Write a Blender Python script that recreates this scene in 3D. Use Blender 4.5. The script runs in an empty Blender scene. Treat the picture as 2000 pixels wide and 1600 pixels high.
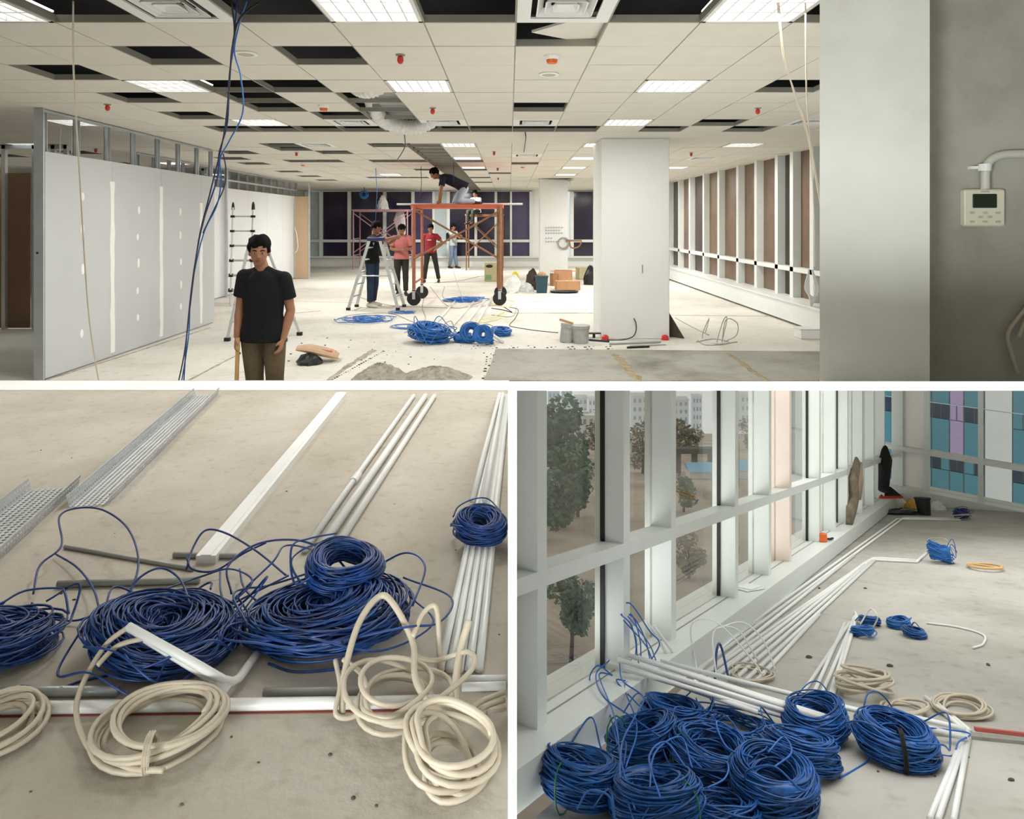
import bpy, math, random
import numpy as np
from mathutils import Matrix, Vector
rnd = random.Random(7)
PI = math.pi
SC = bpy.context.scene
# ---------------------------------------------------------------- camera, world, lights, exposure
F, CX, CY = 1340.0, 995.0, 434.0          # focal length and principal point in pixels of the 2000x1600 frame
EYE = 1.70                                 # eye height over the office floor (z = 0)
cam_d = bpy.data.cameras.new('camera'); cam = bpy.data.objects.new('camera', cam_d)
SC.collection.objects.link(cam); SC.camera = cam
cam_d.sensor_fit = 'HORIZONTAL'; cam_d.sensor_width = 36.0; cam_d.lens = F / 2000 * 36.0
cam_d.shift_x = (1000 - CX) / 2000; cam_d.shift_y = (CY - 800) / 2000
cam_d.clip_start = 0.05; cam_d.clip_end = 2000
cam.location = (0, 0, EYE); cam.rotation_euler = (PI / 2, 0, 0)
SC.view_settings.view_transform = 'Standard'; SC.view_settings.look = 'None'
SC.view_settings.exposure = 0.0; SC.view_settings.gamma = 1.0; SC.view_settings.use_curve_mapping = False
W = bpy.data.worlds.new('overcast_sky'); SC.world = W; W.use_nodes = True
_bg = W.node_tree.nodes['Background']; _bg.inputs[0].default_value = (0.80, 0.86, 0.88, 1); _bg.inputs[1].default_value = 0.95
def area(name, loc, size, watts, direction=(0, 0, -1), color=(1, 1, 1), size_y=None, spread=PI):
    d = bpy.data.lights.new(name, 'AREA'); d.energy = watts; d.color = color; d.size = size; d.spread = spread
    if size_y: d.shape = 'RECTANGLE'; d.size_y = size_y
    o = bpy.data.objects.new(name, d); SC.collection.objects.link(o); o.location = loc
    o.rotation_euler = Vector(direction).to_track_quat('-Z', 'Y').to_euler()
    return o
WARM = (1.0, 0.975, 0.935); COOL = (0.88, 0.97, 1.0)
# fluorescent light of the office (one lamp at each row of troffers)
for lx, ly, lw in ((-0.81, 6.2, 30), (1.45, 6.2, 38), (-3.1, 6.2, 28), (-0.81, 10.95, 46), (1.45, 8.45, 30), (-3.1, 8.45, 30), (-3.6, 14, 85), (0.9, 14.5, 90), (3.6, 12.5, 48),
                   (-3.6, 19, 115), (2.7, 17.0, 70), (3.8, 18.5, 62), (-2.0, 23.5, 125), (2.5, 23.5, 100), (-8.6, 11, 30), (-9.5, 15, 34)):
    area('troffer_lamp', (lx, ly, 2.89), 0.55, lw, color=WARM)
for lx, ly, lw in ((-0.81, 3.93, 24), (1.45, 3.93, 12), (-3.1, 3.93, 18)):
    area('troffer_lamp', (lx, ly, 2.88), 0.5, lw, color=WARM)
area('front_fill', (0.3, -2.6, 1.05), 2.4, 52, (0.05, 1, 0.0), (1, 0.99, 0.97), 0.7)  # unseen fill added behind the viewer to whiten edges facing it
area('front_fill', (-1.6, -0.9, 1.0), 0.9, 19, (3.0, 3.6, 0.25), (0.96, 1, 0.98), spread=1.1)  # second added fill, aimed at the near pillar
# daylight at the glazed ramp: unseen lamps under the office floor stand in for the sky beyond the left panes
area('window_daylight', (-1.4, 5.4, -1.4), 5.0, 120, (0.9, -0.1, 0.05), COOL, 1.8)
area('window_daylight', (-2.2, 2.2, -1.3), 3.6, 150, (0.80, 0.55, 0.22), COOL, 1.8)
area('ramp_fill', (4.1, 5.3, 0.40), 4.2, 52, (0.0, -0.2388, -1), (1, 0.985, 0.96), 3.4, 2.3)  # unseen fill lamps added under the soffit to brighten the ramp
area('ramp_fill', (1.5, 2.5, 1.03), 1.5, 11, (0.0, -0.2388, -1), (1, 0.985, 0.96), 1.2, 2.3)
# ---------------------------------------------------------------- helpers
def lin(c):
    c = c / 255.0
    return c / 12.92 if c <= 0.04045 else ((c + 0.055) / 1.055) ** 2.4
def C(r, g, b): return (lin(r), lin(g), lin(b), 1.0)
MATS = {}
def mat(name, col, rough=0.6, metal=0.0, var=0.08, scale=8.0, bump=0.0, bscale=60.0, emit=0.0, spec=0.5, col2=None, detail=4):
    if name in MATS: return MATS[name]
    m = bpy.data.materials.new(name); m.use_nodes = True; nt = m.node_tree; N = nt.nodes; L = nt.links
    p = N['Principled BSDF']; p.inputs['Roughness'].default_value = rough; p.inputs['Metallic'].default_value = metal
    p.inputs['Specular IOR Level'].default_value = spec
    tc = N.new('ShaderNodeTexCoord')
    nz = N.new('ShaderNodeTexNoise'); nz.inputs['Scale'].default_value = scale; nz.inputs['Detail'].default_value = detail
    L.new(tc.outputs['Object'], nz.inputs['Vector'])
    rp = N.new('ShaderNodeValToRGB'); rp.color_ramp.elements[0].position = 0.3; rp.color_ramp.elements[1].position = 0.7
    c2 = col2 or tuple(min(1, v * (1 + var)) for v in col[:3]) + (1,)
    c1 = col if col2 else tuple(v * (1 - var) for v in col[:3]) + (1,)
    rp.color_ramp.elements[0].color = c1; rp.color_ramp.elements[1].color = c2
    L.new(nz.outputs['Fac'], rp.inputs['Fac']); L.new(rp.outputs['Color'], p.inputs['Base Color'])
    if emit:
        p.inputs['Emission Color'].default_value = col; p.inputs['Emission Strength'].default_value = emit
    if bump:
        n2 = N.new('ShaderNodeTexNoise'); n2.inputs['Scale'].default_value = bscale; n2.inputs['Detail'].default_value = 5
        L.new(tc.outputs['Object'], n2.inputs['Vector'])
        b = N.new('ShaderNodeBump'); b.inputs['Strength'].default_value = bump; b.inputs['Distance'].default_value = 0.01
        L.new(n2.outputs['Fac'], b.inputs['Height']); L.new(b.outputs['Normal'], p.inputs['Normal'])
    MATS[name] = m; return m
def concrete(name, base, dark, light, scale=0.7, rough=0.85, speck=True, bump=0.15):
    if name in MATS: return MATS[name]
    m = bpy.data.materials.new(name); m.use_nodes = True; nt = m.node_tree; N = nt.nodes; L = nt.links
    p = N['Principled BSDF']; p.inputs['Roughness'].default_value = rough; p.inputs['Specular IOR Level'].default_value = 0.25
    tc = N.new('ShaderNodeTexCoord')
    a = N.new('ShaderNodeTexNoise'); a.inputs['Scale'].default_value = scale; a.inputs['Detail'].default_value = 8; a.inputs['Roughness'].default_value = 0.62
    L.new(tc.outputs['Object'], a.inputs['Vector'])
    r = N.new('ShaderNodeValToRGB'); e = r.color_ramp.elements
    e[0].position = 0.32; e[0].color = dark; e[1].position = 0.70; e[1].color = light
    k = e.new(0.5); k.color = base
    L.new(a.outputs['Fac'], r.inputs['Fac'])
    out = r.outputs['Color']
    if speck:
        v = N.new('ShaderNodeTexNoise'); v.inputs['Scale'].default_value = scale * 14; v.inputs['Detail'].default_value = 3
        L.new(tc.outputs['Object'], v.inputs['Vector'])
        vr = N.new('ShaderNodeValToRGB'); vr.color_ramp.elements[0].position = 0.25; vr.color_ramp.elements[0].color = (0.72, 0.70, 0.66, 1)
        vr.color_ramp.elements[1].position = 0.45; vr.color_ramp.elements[1].color = (1, 1, 1, 1)
        L.new(v.outputs['Fac'], vr.inputs['Fac'])
        mx = N.new('ShaderNodeMix'); mx.data_type = 'RGBA'; mx.blend_type = 'MULTIPLY'; mx.inputs[0].default_value = 0.6
        L.new(out, mx.inputs[6]); L.new(vr.outputs['Color'], mx.inputs[7]); out = mx.outputs[2]
    L.new(out, p.inputs['Base Color'])
    b = N.new('ShaderNodeBump'); b.inputs['Strength'].default_value = bump; b.inputs['Distance'].default_value = 0.01
    n2 = N.new('ShaderNodeTexNoise'); n2.inputs['Scale'].default_value = 45; n2.inputs['Detail'].default_value = 6
    L.new(tc.outputs['Object'], n2.inputs['Vector']); L.new(n2.outputs['Fac'], b.inputs['Height']); L.new(b.outputs['Normal'], p.inputs['Normal'])
    MATS[name] = m; return m
def glass(name, tint, clear, rough=0.03):
    if name in MATS: return MATS[name]
    m = bpy.data.materials.new(name); m.use_nodes = True; nt = m.node_tree; N = nt.nodes; L = nt.links
    out = N['Material Output']; N.remove(N['Principled BSDF'])
    t = N.new('ShaderNodeBsdfTransparent'); t.inputs[0].default_value = clear
    g = N.new('ShaderNodeBsdfGlossy'); g.inputs[0].default_value = tint; g.inputs['Roughness'].default_value = rough
    lw = N.new('ShaderNodeLayerWeight'); lw.inputs[0].default_value = 0.5
    pw = N.new('ShaderNodeMath'); pw.operation = 'POWER'; pw.inputs[1].default_value = 4.0; L.new(lw.outputs['Facing'], pw.inputs[0])
    fr = N.new('ShaderNodeMath'); fr.operation = 'MULTIPLY_ADD'; fr.inputs[1].default_value = 0.5; fr.inputs[2].default_value = 0.04; L.new(pw.outputs[0], fr.inputs[0])
    mx = N.new('ShaderNodeMixShader'); L.new(fr.outputs[0], mx.inputs[0]); L.new(t.outputs[0], mx.inputs[1]); L.new(g.outputs[0], mx.inputs[2])
    L.new(mx.outputs[0], out.inputs[0]); MATS[name] = m; return m
class MB:
    """collects shapes; build() links them as one mesh object"""
    def __init__(s): s.V = []; s.Fc = []; s.n = 0
    def add(s, v, f):
        v = np.asarray(v, float).reshape(-1, 3); k = s.n
        s.V.append(v); s.Fc += [tuple(int(i) + k for i in q) for q in f]; s.n += len(v); return s
    def box(s, c, d, M=None):
        x, y, z = c; a, b, e = d[0] / 2, d[1] / 2, d[2] / 2
        v = [(x - a, y - b, z - e), (x + a, y - b, z - e), (x + a, y + b, z - e), (x - a, y + b, z - e), (x - a, y - b, z + e), (x + a, y - b, z + e), (x + a, y + b, z + e), (x - a, y + b, z + e)]
        if M is not None: v = [tuple(M @ Vector(p)) for p in v]
        return s.add(v, [(0, 3, 2, 1), (4, 5, 6, 7), (0, 1, 5, 4), (1, 2, 6, 5), (2, 3, 7, 6), (3, 0, 4, 7)])
    def bx(s, x0, y0, z0, x1, y1, z1): return s.box(((x0 + x1) / 2, (y0 + y1) / 2, (z0 + z1) / 2), (abs(x1 - x0), abs(y1 - y0), abs(z1 - z0)))
    def rbox(s, c, d, r, M=None):
        """box with its edges rounded off"""
        a, b, e = d[0] / 2, d[1] / 2, d[2] / 2; r = min(r, a * .9, b * .9, e * .9)
        rings = []
        for z, q in ((-e, r), (-e + r, 0), (e - r, 0), (e, r)):
            A, B = a - q, b - q
            rings.append([(-A + r * .6, -B, z), (A - r * .6, -B, z), (A, -B + r * .6, z), (A, B - r * .6, z), (A - r * .6, B, z), (-A + r * .6, B, z), (-A, B - r * .6, z), (-A, -B + r * .6, z)])
        v = [(p[0] + c[0], p[1] + c[1], p[2] + c[2]) for g in rings for p in g]
        if M is not None: v = [tuple(M @ Vector(p)) for p in v]
        f = [tuple(range(7, -1, -1)), tuple(range(24, 32))]
        for k in range(3):
            for i in range(8): j = (i + 1) % 8; f.append((k * 8 + i, k * 8 + j, k * 8 + 8 + j, k * 8 + 8 + i))
        return s.add(v, f)
    def hexa(s, lo, hi):
        """solid between two quads of 4 points"""
        return s.add(list(lo) + list(hi), [(3, 2, 1, 0), (4, 5, 6, 7), (0, 1, 5, 4), (1, 2, 6, 5), (2, 3, 7, 6), (3, 0, 4, 7)])
    def prism(s, poly, z0, z1, M=None):
        n = len(poly); v = [(p[0], p[1], z0) for p in poly] + [(p[0], p[1], z1) for p in poly]
        if M is not None: v = [tuple(M @ Vector(p)) for p in v]
        return s.add(v, [tuple(range(n - 1, -1, -1)), tuple(range(n, 2 * n))] + [(i, (i + 1) % n, n + (i + 1) % n, n + i) for i in range(n)])
    def tube(s, pts, r, n=6, closed=False):
        P = np.asarray(pts, float); k = len(P)
        if k < 2: return s
        T = (np.roll(P, -1, 0) - np.roll(P, 1, 0)) if closed else np.gradient(P, axis=0)
        T /= np.maximum(np.linalg.norm(T, axis=1), 1e-9)[:, None]
        u = np.array((0, 0, 1.0)) if abs(T[0, 2]) < 0.9 else np.array((1.0, 0, 0))
        U = np.empty_like(P)
        for i in range(k):
            u = u - T[i] * u.dot(T[i]); l = np.linalg.norm(u)
            if l < 1e-6: u = np.cross(T[i], (0.3, 0.5, 0.8)); l = np.linalg.norm(u)
            u = u / l; U[i] = u
        B = np.cross(T, U); R = np.broadcast_to(np.asarray(r, float), (k,))
        a = np.arange(n) * 2 * PI / n
        V = P[:, None] + R[:, None, None] * (np.cos(a)[None, :, None] * U[:, None] + np.sin(a)[None, :, None] * B[:, None])
        f = []
        for i in range(k if closed else k - 1):
            o, q = i * n, ((i + 1) % k) * n
            for j in range(n): f.append((o + j, o + (j + 1) % n, q + (j + 1) % n, q + j))
        if not closed: f.append(tuple(range(n - 1, -1, -1))); f.append(tuple(range((k - 1) * n, k * n)))
        return s.add(V.reshape(-1, 3), f)
    def bar(s, a, b, r, n=8): return s.tube([a, b], r, n)
    def loft(s, pts, rad, side=(1, 0, 0), n=14):
        """closed skin through ellipses (half width along side, half depth)"""
        P = np.asarray(pts, float); k = len(P); T = np.gradient(P, axis=0) if k > 1 else P
        V = []; sd = np.asarray(side, float)
        for i in range(k):
            t = T[i] / max(np.linalg.norm(T[i]), 1e-9); u = sd - t * sd.dot(t)
            if np.linalg.norm(u) < 1e-3: u = np.cross(t, (0, 1, 0.1))
            u /= np.linalg.norm(u); b = np.cross(t, u); ra, rb = rad[i] if isinstance(rad[i], (tuple, list)) else (rad[i], rad[i])
            for j in range(n): q = 2 * PI * j / n; V.append(P[i] + u * ra * math.cos(q) + b * rb * math.sin(q))
        f = [(i * n + j, i * n + (j + 1) % n, (i + 1) * n + (j + 1) % n, (i + 1) * n + j) for i in range(k - 1) for j in range(n)]
        f.append(tuple(range(n - 1, -1, -1))); f.append(tuple(range((k - 1) * n, k * n)))
        return s.add(V, f)
    def lathe(s, prof, n=16, M=None, cap=True):
        v = [(r * math.cos(2 * PI * j / n), r * math.sin(2 * PI * j / n), z) for r, z in prof for j in range(n)]
        if M is not None: v = [tuple(M @ Vector(p)) for p in v]
        k = len(prof); f = [(i * n + j, i * n + (j + 1) % n, (i + 1) * n + (j + 1) % n, (i + 1) * n + j) for i in range(k - 1) for j in range(n)]
        if cap: f.append(tuple(range(n - 1, -1, -1))); f.append(tuple(range((k - 1) * n, k * n)))
        return s.add(v, f)
    def ball(s, c, r, n=12, m=8, M=None):
        if not isinstance(r, (tuple, list)): r = (r, r, r)
        v = []
        for i in range(m + 1):
            t = PI * i / m; t = min(max(t, 0.02), PI - 0.02)
            for j in range(n):
                q = 2 * PI * j / n; v.append((c[0] + r[0] * math.sin(t) * math.cos(q), c[1] + r[1] * math.sin(t) * math.sin(q), c[2] - r[2] * math.cos(t)))
        if M is not None: v = [tuple(M @ Vector(p)) for p in v]
        f = [(i * n + j, i * n + (j + 1) % n, (i + 1) * n + (j + 1) % n, (i + 1) * n + j) for i in range(m) for j in range(n)]
        f.append(tuple(range(n - 1, -1, -1))); f.append(tuple(range(m * n, (m + 1) * n)))
        return s.add(v, f)
    def verts(s): return np.concatenate(s.V) if s.V else np.zeros((0, 3))
    def mesh(s, name, m, off=(0, 0, 0), inv=None, smooth=False):
        v = s.verts()
        if inv is not None: A = np.array(inv); v = v @ A[:3, :3].T + A[:3, 3]
        else: v = v - np.asarray(off)
        d = bpy.data.meshes.new(name); d.from_pydata(v.tolist(), [], s.Fc)
        if m: d.materials.append(m)
        if smooth: d.polygons.foreach_set('use_smooth', [True] * len(d.polygons))
        return d
RM = {}
def link(o): SC.collection.objects.link(o); return o
def props(o, label=None, cat=None, group=None, kind=None):
    if label: o['label'] = label
    if cat: o['category'] = cat
    if group: o['group'] = group
    if kind: o['kind'] = kind
    return o
def thing(name, label, cat, M, group=None):
    o = bpy.data.objects.new(name, None); link(o); o.empty_display_size = 0.1
    if not isinstance(M, Matrix): M = Matrix.Translation(Vector(M))
    o.matrix_world = M; RM[o.name] = M
    return props(o, label, cat, group)
def part(name, mb, m, parent, world=False, smooth=False, kind=None, label=None):
    """a child mesh; shapes are in the thing's own frame unless world"""
    inv = RM[parent.name].inverted() if world else None
    o = bpy.data.objects.new(name, mb.mesh(name, m, inv=inv, smooth=smooth)); link(o); o.parent = parent
    RM[o.name] = RM[parent.name]
    return props(o, label, None, None, kind)
def solo(name, mb, m, label, cat, group=None, smooth=False, kind=None):
    """a top-level thing of one mesh given in world coordinates; its origin goes to its base"""
    v = mb.verts(); b = ((v[:, 0].min() + v[:, 0].max()) / 2, (v[:, 1].min() + v[:, 1].max()) / 2, v[:, 2].min())
    o = bpy.data.objects.new(name, mb.mesh(name, m, off=b, smooth=smooth)); link(o); o.location = b
    RM[o.name] = Matrix.Translation(Vector(b))
    return props(o, label, cat, group, kind)
def struct(name, mb, m, smooth=False):
    o = bpy.data.objects.new(name, mb.mesh(name, m, smooth=smooth)); link(o); o['kind'] = 'structure'; RM[o.name] = Matrix.Identity(4); return o
def copy_tree(root, M, label, group=None):
    r = root.copy(); link(r); r.matrix_world = M; r['label'] = label; RM[r.name] = M
    if group: r['group'] = group
    for ch in list(root.children):
        c = ch.copy(); link(c); c.parent = r
        for g in list(ch.children):
            d = g.copy(); link(d); d.parent = c
    return r
def PT(px, py, Y): return Vector(((px - CX) / F * Y, Y, EYE - (py - CY) / F * Y))
PLAT = 0.55; HP = EYE - PLAT
def FL(px, py, up=0.0):
    Y = F * (EYE - up) / (py - CY); return Vector(((px - CX) / F * Y, Y, up))
def FP(px, py, up=0.0):
    h = HP - up; Y = F * h / (py - CY); return Vector(((px - CX) / F * Y, Y, PLAT + up))
CEIL = EYE + 1.224
SL = 378.0 / F; HR = 1.25; RAMP = math.atan(SL)
def rz(Y): return EYE - HR - SL * Y
RROT = Matrix.Rotation(-RAMP, 4, 'X')
RN = Vector((0, math.sin(RAMP), math.cos(RAMP)))
def FR(px, py, up=0.0):
    """point on the ramp (up = height over it)"""
    h = HR - up / math.cos(RAMP); Y = F * h / (py - 812.0); return Vector(((px - CX) / F * Y, Y, EYE - h - SL * Y))
def RMAT(px, py, turn=0.0): return Matrix.Translation(FR(px, py)) @ RROT @ Matrix.Rotation(turn, 4, 'Z')
def smooth_path(ctrl, n=12):
    """Catmull-Rom curve through the given points"""
    P = [np.asarray(p, float) for p in ctrl]; P = [2 * P[0] - P[1]] + P + [2 * P[-1] - P[-2]]; out = []
    for i in range(1, len(P) - 2):
        a, b, c, d = P[i - 1:i + 3]
        for k in range(n):
            t = k / n; out.append(0.5 * (2 * b + (c - a) * t + (2 * a - 5 * b + 4 * c - d) * t * t + (3 * b - a - 3 * c + d) * t ** 3))
    out.append(P[-2]); return out
# ---------------------------------------------------------------- materials
M_floor = concrete('dusty_concrete', C(215, 212, 203), C(198, 194, 183), C(224, 221, 213), 0.7, bump=0.1)
M_screed = concrete('fresh_screed', C(150, 149, 139), C(112, 110, 100), C(163, 161, 150), 0.8, 0.6)
M_plat = concrete('grey_concrete', C(190, 183, 171), C(174, 167, 154), C(201, 196, 186), 1.3, bump=0.2)
M_ramp = concrete('ramp_concrete', C(176, 174, 166), C(152, 149, 140), C(190, 188, 181), 0.9, bump=0.2)
M_trim = mat('white_edge', C(252, 252, 250), 0.6, var=0.0)
M_white = mat('white_paint', C(238, 239, 236), 0.55, var=0.02)
M_plaster = concrete('plaster', C(230, 232, 229), C(225, 227, 223), C(234, 236, 233), 0.5, 0.8, speck=False, bump=0.08)
M_oldplaster = concrete('worn_plaster', C(214, 215, 209), C(200, 199, 190), C(222, 223, 219), 1.1, 0.8, speck=False, bump=0.1)
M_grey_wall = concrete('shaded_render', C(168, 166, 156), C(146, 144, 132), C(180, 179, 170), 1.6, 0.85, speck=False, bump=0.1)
M_tile = mat('mineral_tile', C(224, 220, 209), 0.85, var=0.03, scale=3.0, bump=0.06, bscale=180)
M_grid = mat('ceiling_runner', C(150, 147, 136), 0.5, var=0.05)
M_dark = mat('plenum_shade', C(26, 26, 28), 0.9, var=0.3)  # plenum shade put into the colour so ceiling openings stay dark
M_galv = mat('galvanised_steel', C(190, 196, 200), 0.4, 0.5, 0.1, 5)
M_duct = mat('duct_sheet', C(165, 166, 158), 0.45, 0.4, 0.12, 3)
M_alu = mat('aluminium', C(206, 208, 208), 0.35, 0.5, 0.06, 6)
M_frame = mat('window_frame_paint', C(226, 231, 228), 0.4, var=0.02)
M_lamp = mat('lamp_diffuser', (1, 0.985, 0.95, 1), 0.5, var=0.0, emit=2.2)
M_louvre = mat('louvre_white', C(232, 233, 232), 0.25, 0.3, var=0.02)
M_black = mat('black_rubber', C(24, 24, 25), 0.6, var=0.2)
M_dkpane = mat('night_glass', C(42, 36, 56), 0.14, var=0.25, scale=1.2, spec=0.6)
M_dkpane2 = mat('night_glass_violet', C(66, 54, 92), 0.2, var=0.3, scale=0.9, spec=0.6)
M_palepane = mat('frosted_glass', C(190, 204, 206), 0.25, var=0.05)
M_brown = mat('brown_blind', C(118, 97, 78), 0.5, var=0.18, scale=2.5)
M_brown2 = mat('brown_blind_dark', C(62, 50, 43), 0.4, var=0.25, scale=2.0)
M_clear = glass('tinted_glass', (0.85, 0.85, 0.85, 1), (0.93, 0.905, 0.87, 1))
M_gyp = mat('plasterboard', C(196, 199, 200), 0.8, var=0.025, scale=1.5)
M_gypw = mat('plasterboard_white', C(228, 230, 231), 0.8, var=0.02, scale=1.5)
M_filler = mat('joint_filler', C(240, 240, 236), 0.8, var=0.02)
M_board = mat('fibreboard', C(132, 106, 80), 0.7, var=0.1, scale=2)
M_board2 = mat('pale_fibreboard', C(196, 170, 138), 0.7, var=0.06, scale=2)
M_red = mat('red_plastic', C(205, 52, 44), 0.4, var=0.1)
M_cream = mat('cream_cable', C(198, 187, 168), 0.45, var=0.06, scale=20)
M_pvc = mat('white_conduit', C(232, 234, 232), 0.35, var=0.03)
M_greypvc = mat('grey_conduit', C(160, 162, 158), 0.4, var=0.06)
M_blue = mat('blue_cable', C(24, 82, 150), 0.38, var=0.5, scale=30)
M_blue2 = mat('bright_blue_cable', C(36, 108, 184), 0.4, var=0.25, scale=14)
M_navy = mat('navy_cable', C(24, 52, 116), 0.4, var=0.3, scale=30)
M_darkcable = mat('dark_cable', C(38, 44, 62), 0.5, var=0.2)
M_sand = concrete('sand_heap', C(160, 155, 142), C(130, 124, 110), C(176, 172, 160), 14, 0.95, bump=0.9)
# ---------------------------------------------------------------- the setting
YS = 7.32                                  # the office slab begins here over the ramp
b = MB(); b.prism([(-14, -3), (0.014, -3), (0.014, YS), (9.2, YS), (9.2, 27), (-14, 27)], -0.097, 0.0); struct('floor', b, M_floor)
b = MB(); b.bx(0.014, YS - 0.02, -0.097, 9.2, YS, 0.0); struct('trim_1', b, M_trim)  # white slab edge within the band dividing the views
b = MB(); b.prism([tuple(FL(968, 683))[:2], tuple(FL(1602, 688))[:2], (4.6, 9.0), (4.6, YS + 0.002), tuple(FL(944, 745))[:2], tuple(FL(958, 715))[:2]], 0.0, 0.012); struct('floor_screed', b, M_screed)
b = MB(); b.prism([(-4.4, 0.2), (-0.0027, 0.2), (-0.0027, 4.95), (-4.4, 4.95)], 0.0, PLAT); struct('floor_platform', b, M_plat)
b = MB(); b.bx(-4.4, 4.68, PLAT, -0.0027, 4.955, PLAT + 0.006); b.bx(-4.4, 4.95, 0, -0.0027, 4.96, PLAT + 0.006); struct('trim_2', b, M_trim)  # white strip forms the band between platform and office views
# raked soffit over the ramp, its front edge a thin white board, and the raked side wall; thin and edge-on, they form dividing bands between views
SY0, SS = 1.3, 0.2388
def soff(Y): return EYE - (0.2321 * SY0 + SS * (Y - SY0))
TH = 0.0134 * SY0
b = MB(); b.hexa([(-0.0029, SY0, soff(SY0) - TH), (7.6, SY0, soff(SY0) - TH), (7.6, YS - 0.02, soff(YS - 0.02) - TH), (-0.0029, YS - 0.02, soff(YS - 0.02) - TH)],
                 [(-0.0029, SY0, soff(SY0)), (7.6, SY0, soff(SY0)), (7.6, YS - 0.02, soff(YS - 0.02)), (-0.0029, YS - 0.02, soff(YS - 0.02))]); struct('ceiling_raked', b, M_trim)
b = MB(); x0, x1 = -0.0028, 0.0139
b.hexa([(x0, SY0, -0.095), (x1, SY0, -0.095), (x1, 4.96, -0.095), (x0, 4.96, -0.095)], [(x0, SY0, soff(SY0) - TH), (x1, SY0, soff(SY0) - TH), (x1, 4.96, soff(4.96) - TH), (x0, 4.96, soff(4.96) - TH)]); struct('wall_ramp_left', b, M_trim)
# ramp floor, its right wall, far sill and end wall behind the viewer
pr = [(0.0, -1.0), (2.2, -1.0), (9.6, 8.6), (5.6, 9.95), (0.0, 2.02)]
b = MB(); b.add([(x, y, rz(y) - .12) for x, y in pr] + [(x, y, rz(y)) for x, y in pr], [(4, 3, 2, 1, 0), (5, 6, 7, 8, 9)] + [(i, (i + 1) % 5, 5 + (i + 1) % 5, 5 + i) for i in range(5)]); struct('floor_ramp', b, M_ramp)
b = MB(); b.hexa([(1.0, -1.0, -0.2), (1.1, -1.0, -0.2), (8.6, 9.3, -2.6), (8.5, 9.3, -2.6)], [(1.0, -1.0, 1.45), (1.1, -1.0, 1.45), (8.6, 9.3, -0.1), (8.5, 9.3, -0.1)]); struct('wall_ramp_right', b, M_white)
# outer shell of the office
b = MB(); b.bx(-14.1, -3, -0.1, -14, 27, 3.75); struct('wall_left', b, M_white)
b = MB(); b.bx(-14, -3.1, -0.6, 9, -3, 3.75); struct('wall_front', b, M_white)
b = MB(); b.bx(-14, 26.5, 0, -7.8, 26.7, 3.75); b.bx(0.84, 26.4, 0, 1.95, 26.7, 3.75); b.bx(3.3, 26.5, 0, 5.6, 26.7, 3.75); b.bx(-7.8, 26.5, 2.88, 5.6, 26.7, 3.75); b.bx(-7.8, 26.3, 0, 5.25, 26.7, 0.38); struct('wall_back', b, M_white)
b = MB(); b.bx(5.25, YS, 2.93, 5.4, 27, 3.75); b.bx(5.25, YS, -0.1, 5.4, 27, 0.38); struct('wall_right', b, M_white)
b = MB(); b.bx(4.68, YS, 0.04, 5.25, 26.4, 0.385); struct('baseboard_right', b, M_frame)
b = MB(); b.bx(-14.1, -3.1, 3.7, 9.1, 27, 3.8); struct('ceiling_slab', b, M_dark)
# near pillar and wall on the right, standing over the raked soffit
PY = 2.6
b = MB(); pa = Vector(((1601 - CX) / F * 2.75, 2.75)); du = Vector((.911, -.412)); dv = Vector((.412, .911))
q = [pa, pa + du * .379, pa + du * .379 + dv * .3, pa + dv * .3]
b.hexa([(v.x, v.y, soff(v.y) - .003) for v in q], [(v.x, v.y, 3.7) for v in q]); struct('pillar_near', b, M_oldplaster)
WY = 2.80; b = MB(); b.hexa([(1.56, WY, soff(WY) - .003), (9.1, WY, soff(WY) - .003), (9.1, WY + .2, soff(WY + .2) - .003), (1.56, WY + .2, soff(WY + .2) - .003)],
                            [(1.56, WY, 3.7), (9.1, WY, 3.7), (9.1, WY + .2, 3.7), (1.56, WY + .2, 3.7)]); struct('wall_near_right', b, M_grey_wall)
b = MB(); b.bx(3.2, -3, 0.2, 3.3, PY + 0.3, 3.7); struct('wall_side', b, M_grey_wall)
# main column and far column
b = MB(); b.rbox(((1.343 + 2.33) / 2, 10.0 + 0.49, 1.46), (0.99, 0.98, 2.93), 0.012); struct('column_main', b, M_plaster)
b = MB(); b.bx(0.87, 19.5, 0, 1.66, 20.3, 2.93); struct('column_far', b, M_plaster)
# ---------------------------------------------------------------- suspended ceiling
T = 0.566; X0 = 0.04; RA = 3.65; RB = 10.65
def cx(k): return X0 + T * k
open_A = {(0, -5), (0, -3), (0, -1), (0, 1), (0, 3), (1, 0), (2, -5), (2, -3), (3, -7), (4, -5), (4, -4), (4, 4), (5, -7), (5, -5), (5, -3), (6, -3), (7, -3), (8, -3), (6, -5), (7, -7), (6, 0), (7, -4),
          (9, -7), (9, -6), (9, -5), (9, -4), (9, -3), (9, -2), (9, -1), (9, 0), (9, 1), (9, 3), (9, 5), (8, 4)}
lamp_A = {(0, -6), (0, -2), (0, 2), (4, -6), (4, -2), (4, 2), (8, -6), (8, 2), (4, -10), (8, -10)}
diff_A = {(0, -4), (0, 0), (8, 0), (8, -2), (8, 6), (8, -4)}
open_B = {(r, -3) for r in range(0, 28)} | {(0, -7), (1, -7), (2, -6), (0, -4), (2, -9), (4, -10), (6, -10), (5, -8), (5, -7), (10, -10), (13, -10), (16, -10), (5, -5), (5, -4), (14, -6), (14, -7), (9, -4), (14, -5), (5, -2), (9, -2), (14, -2), (18, -2),
          (6, 0), (11, -1), (2, -14), (3, -17), (6, -15), (9, -16)}
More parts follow.
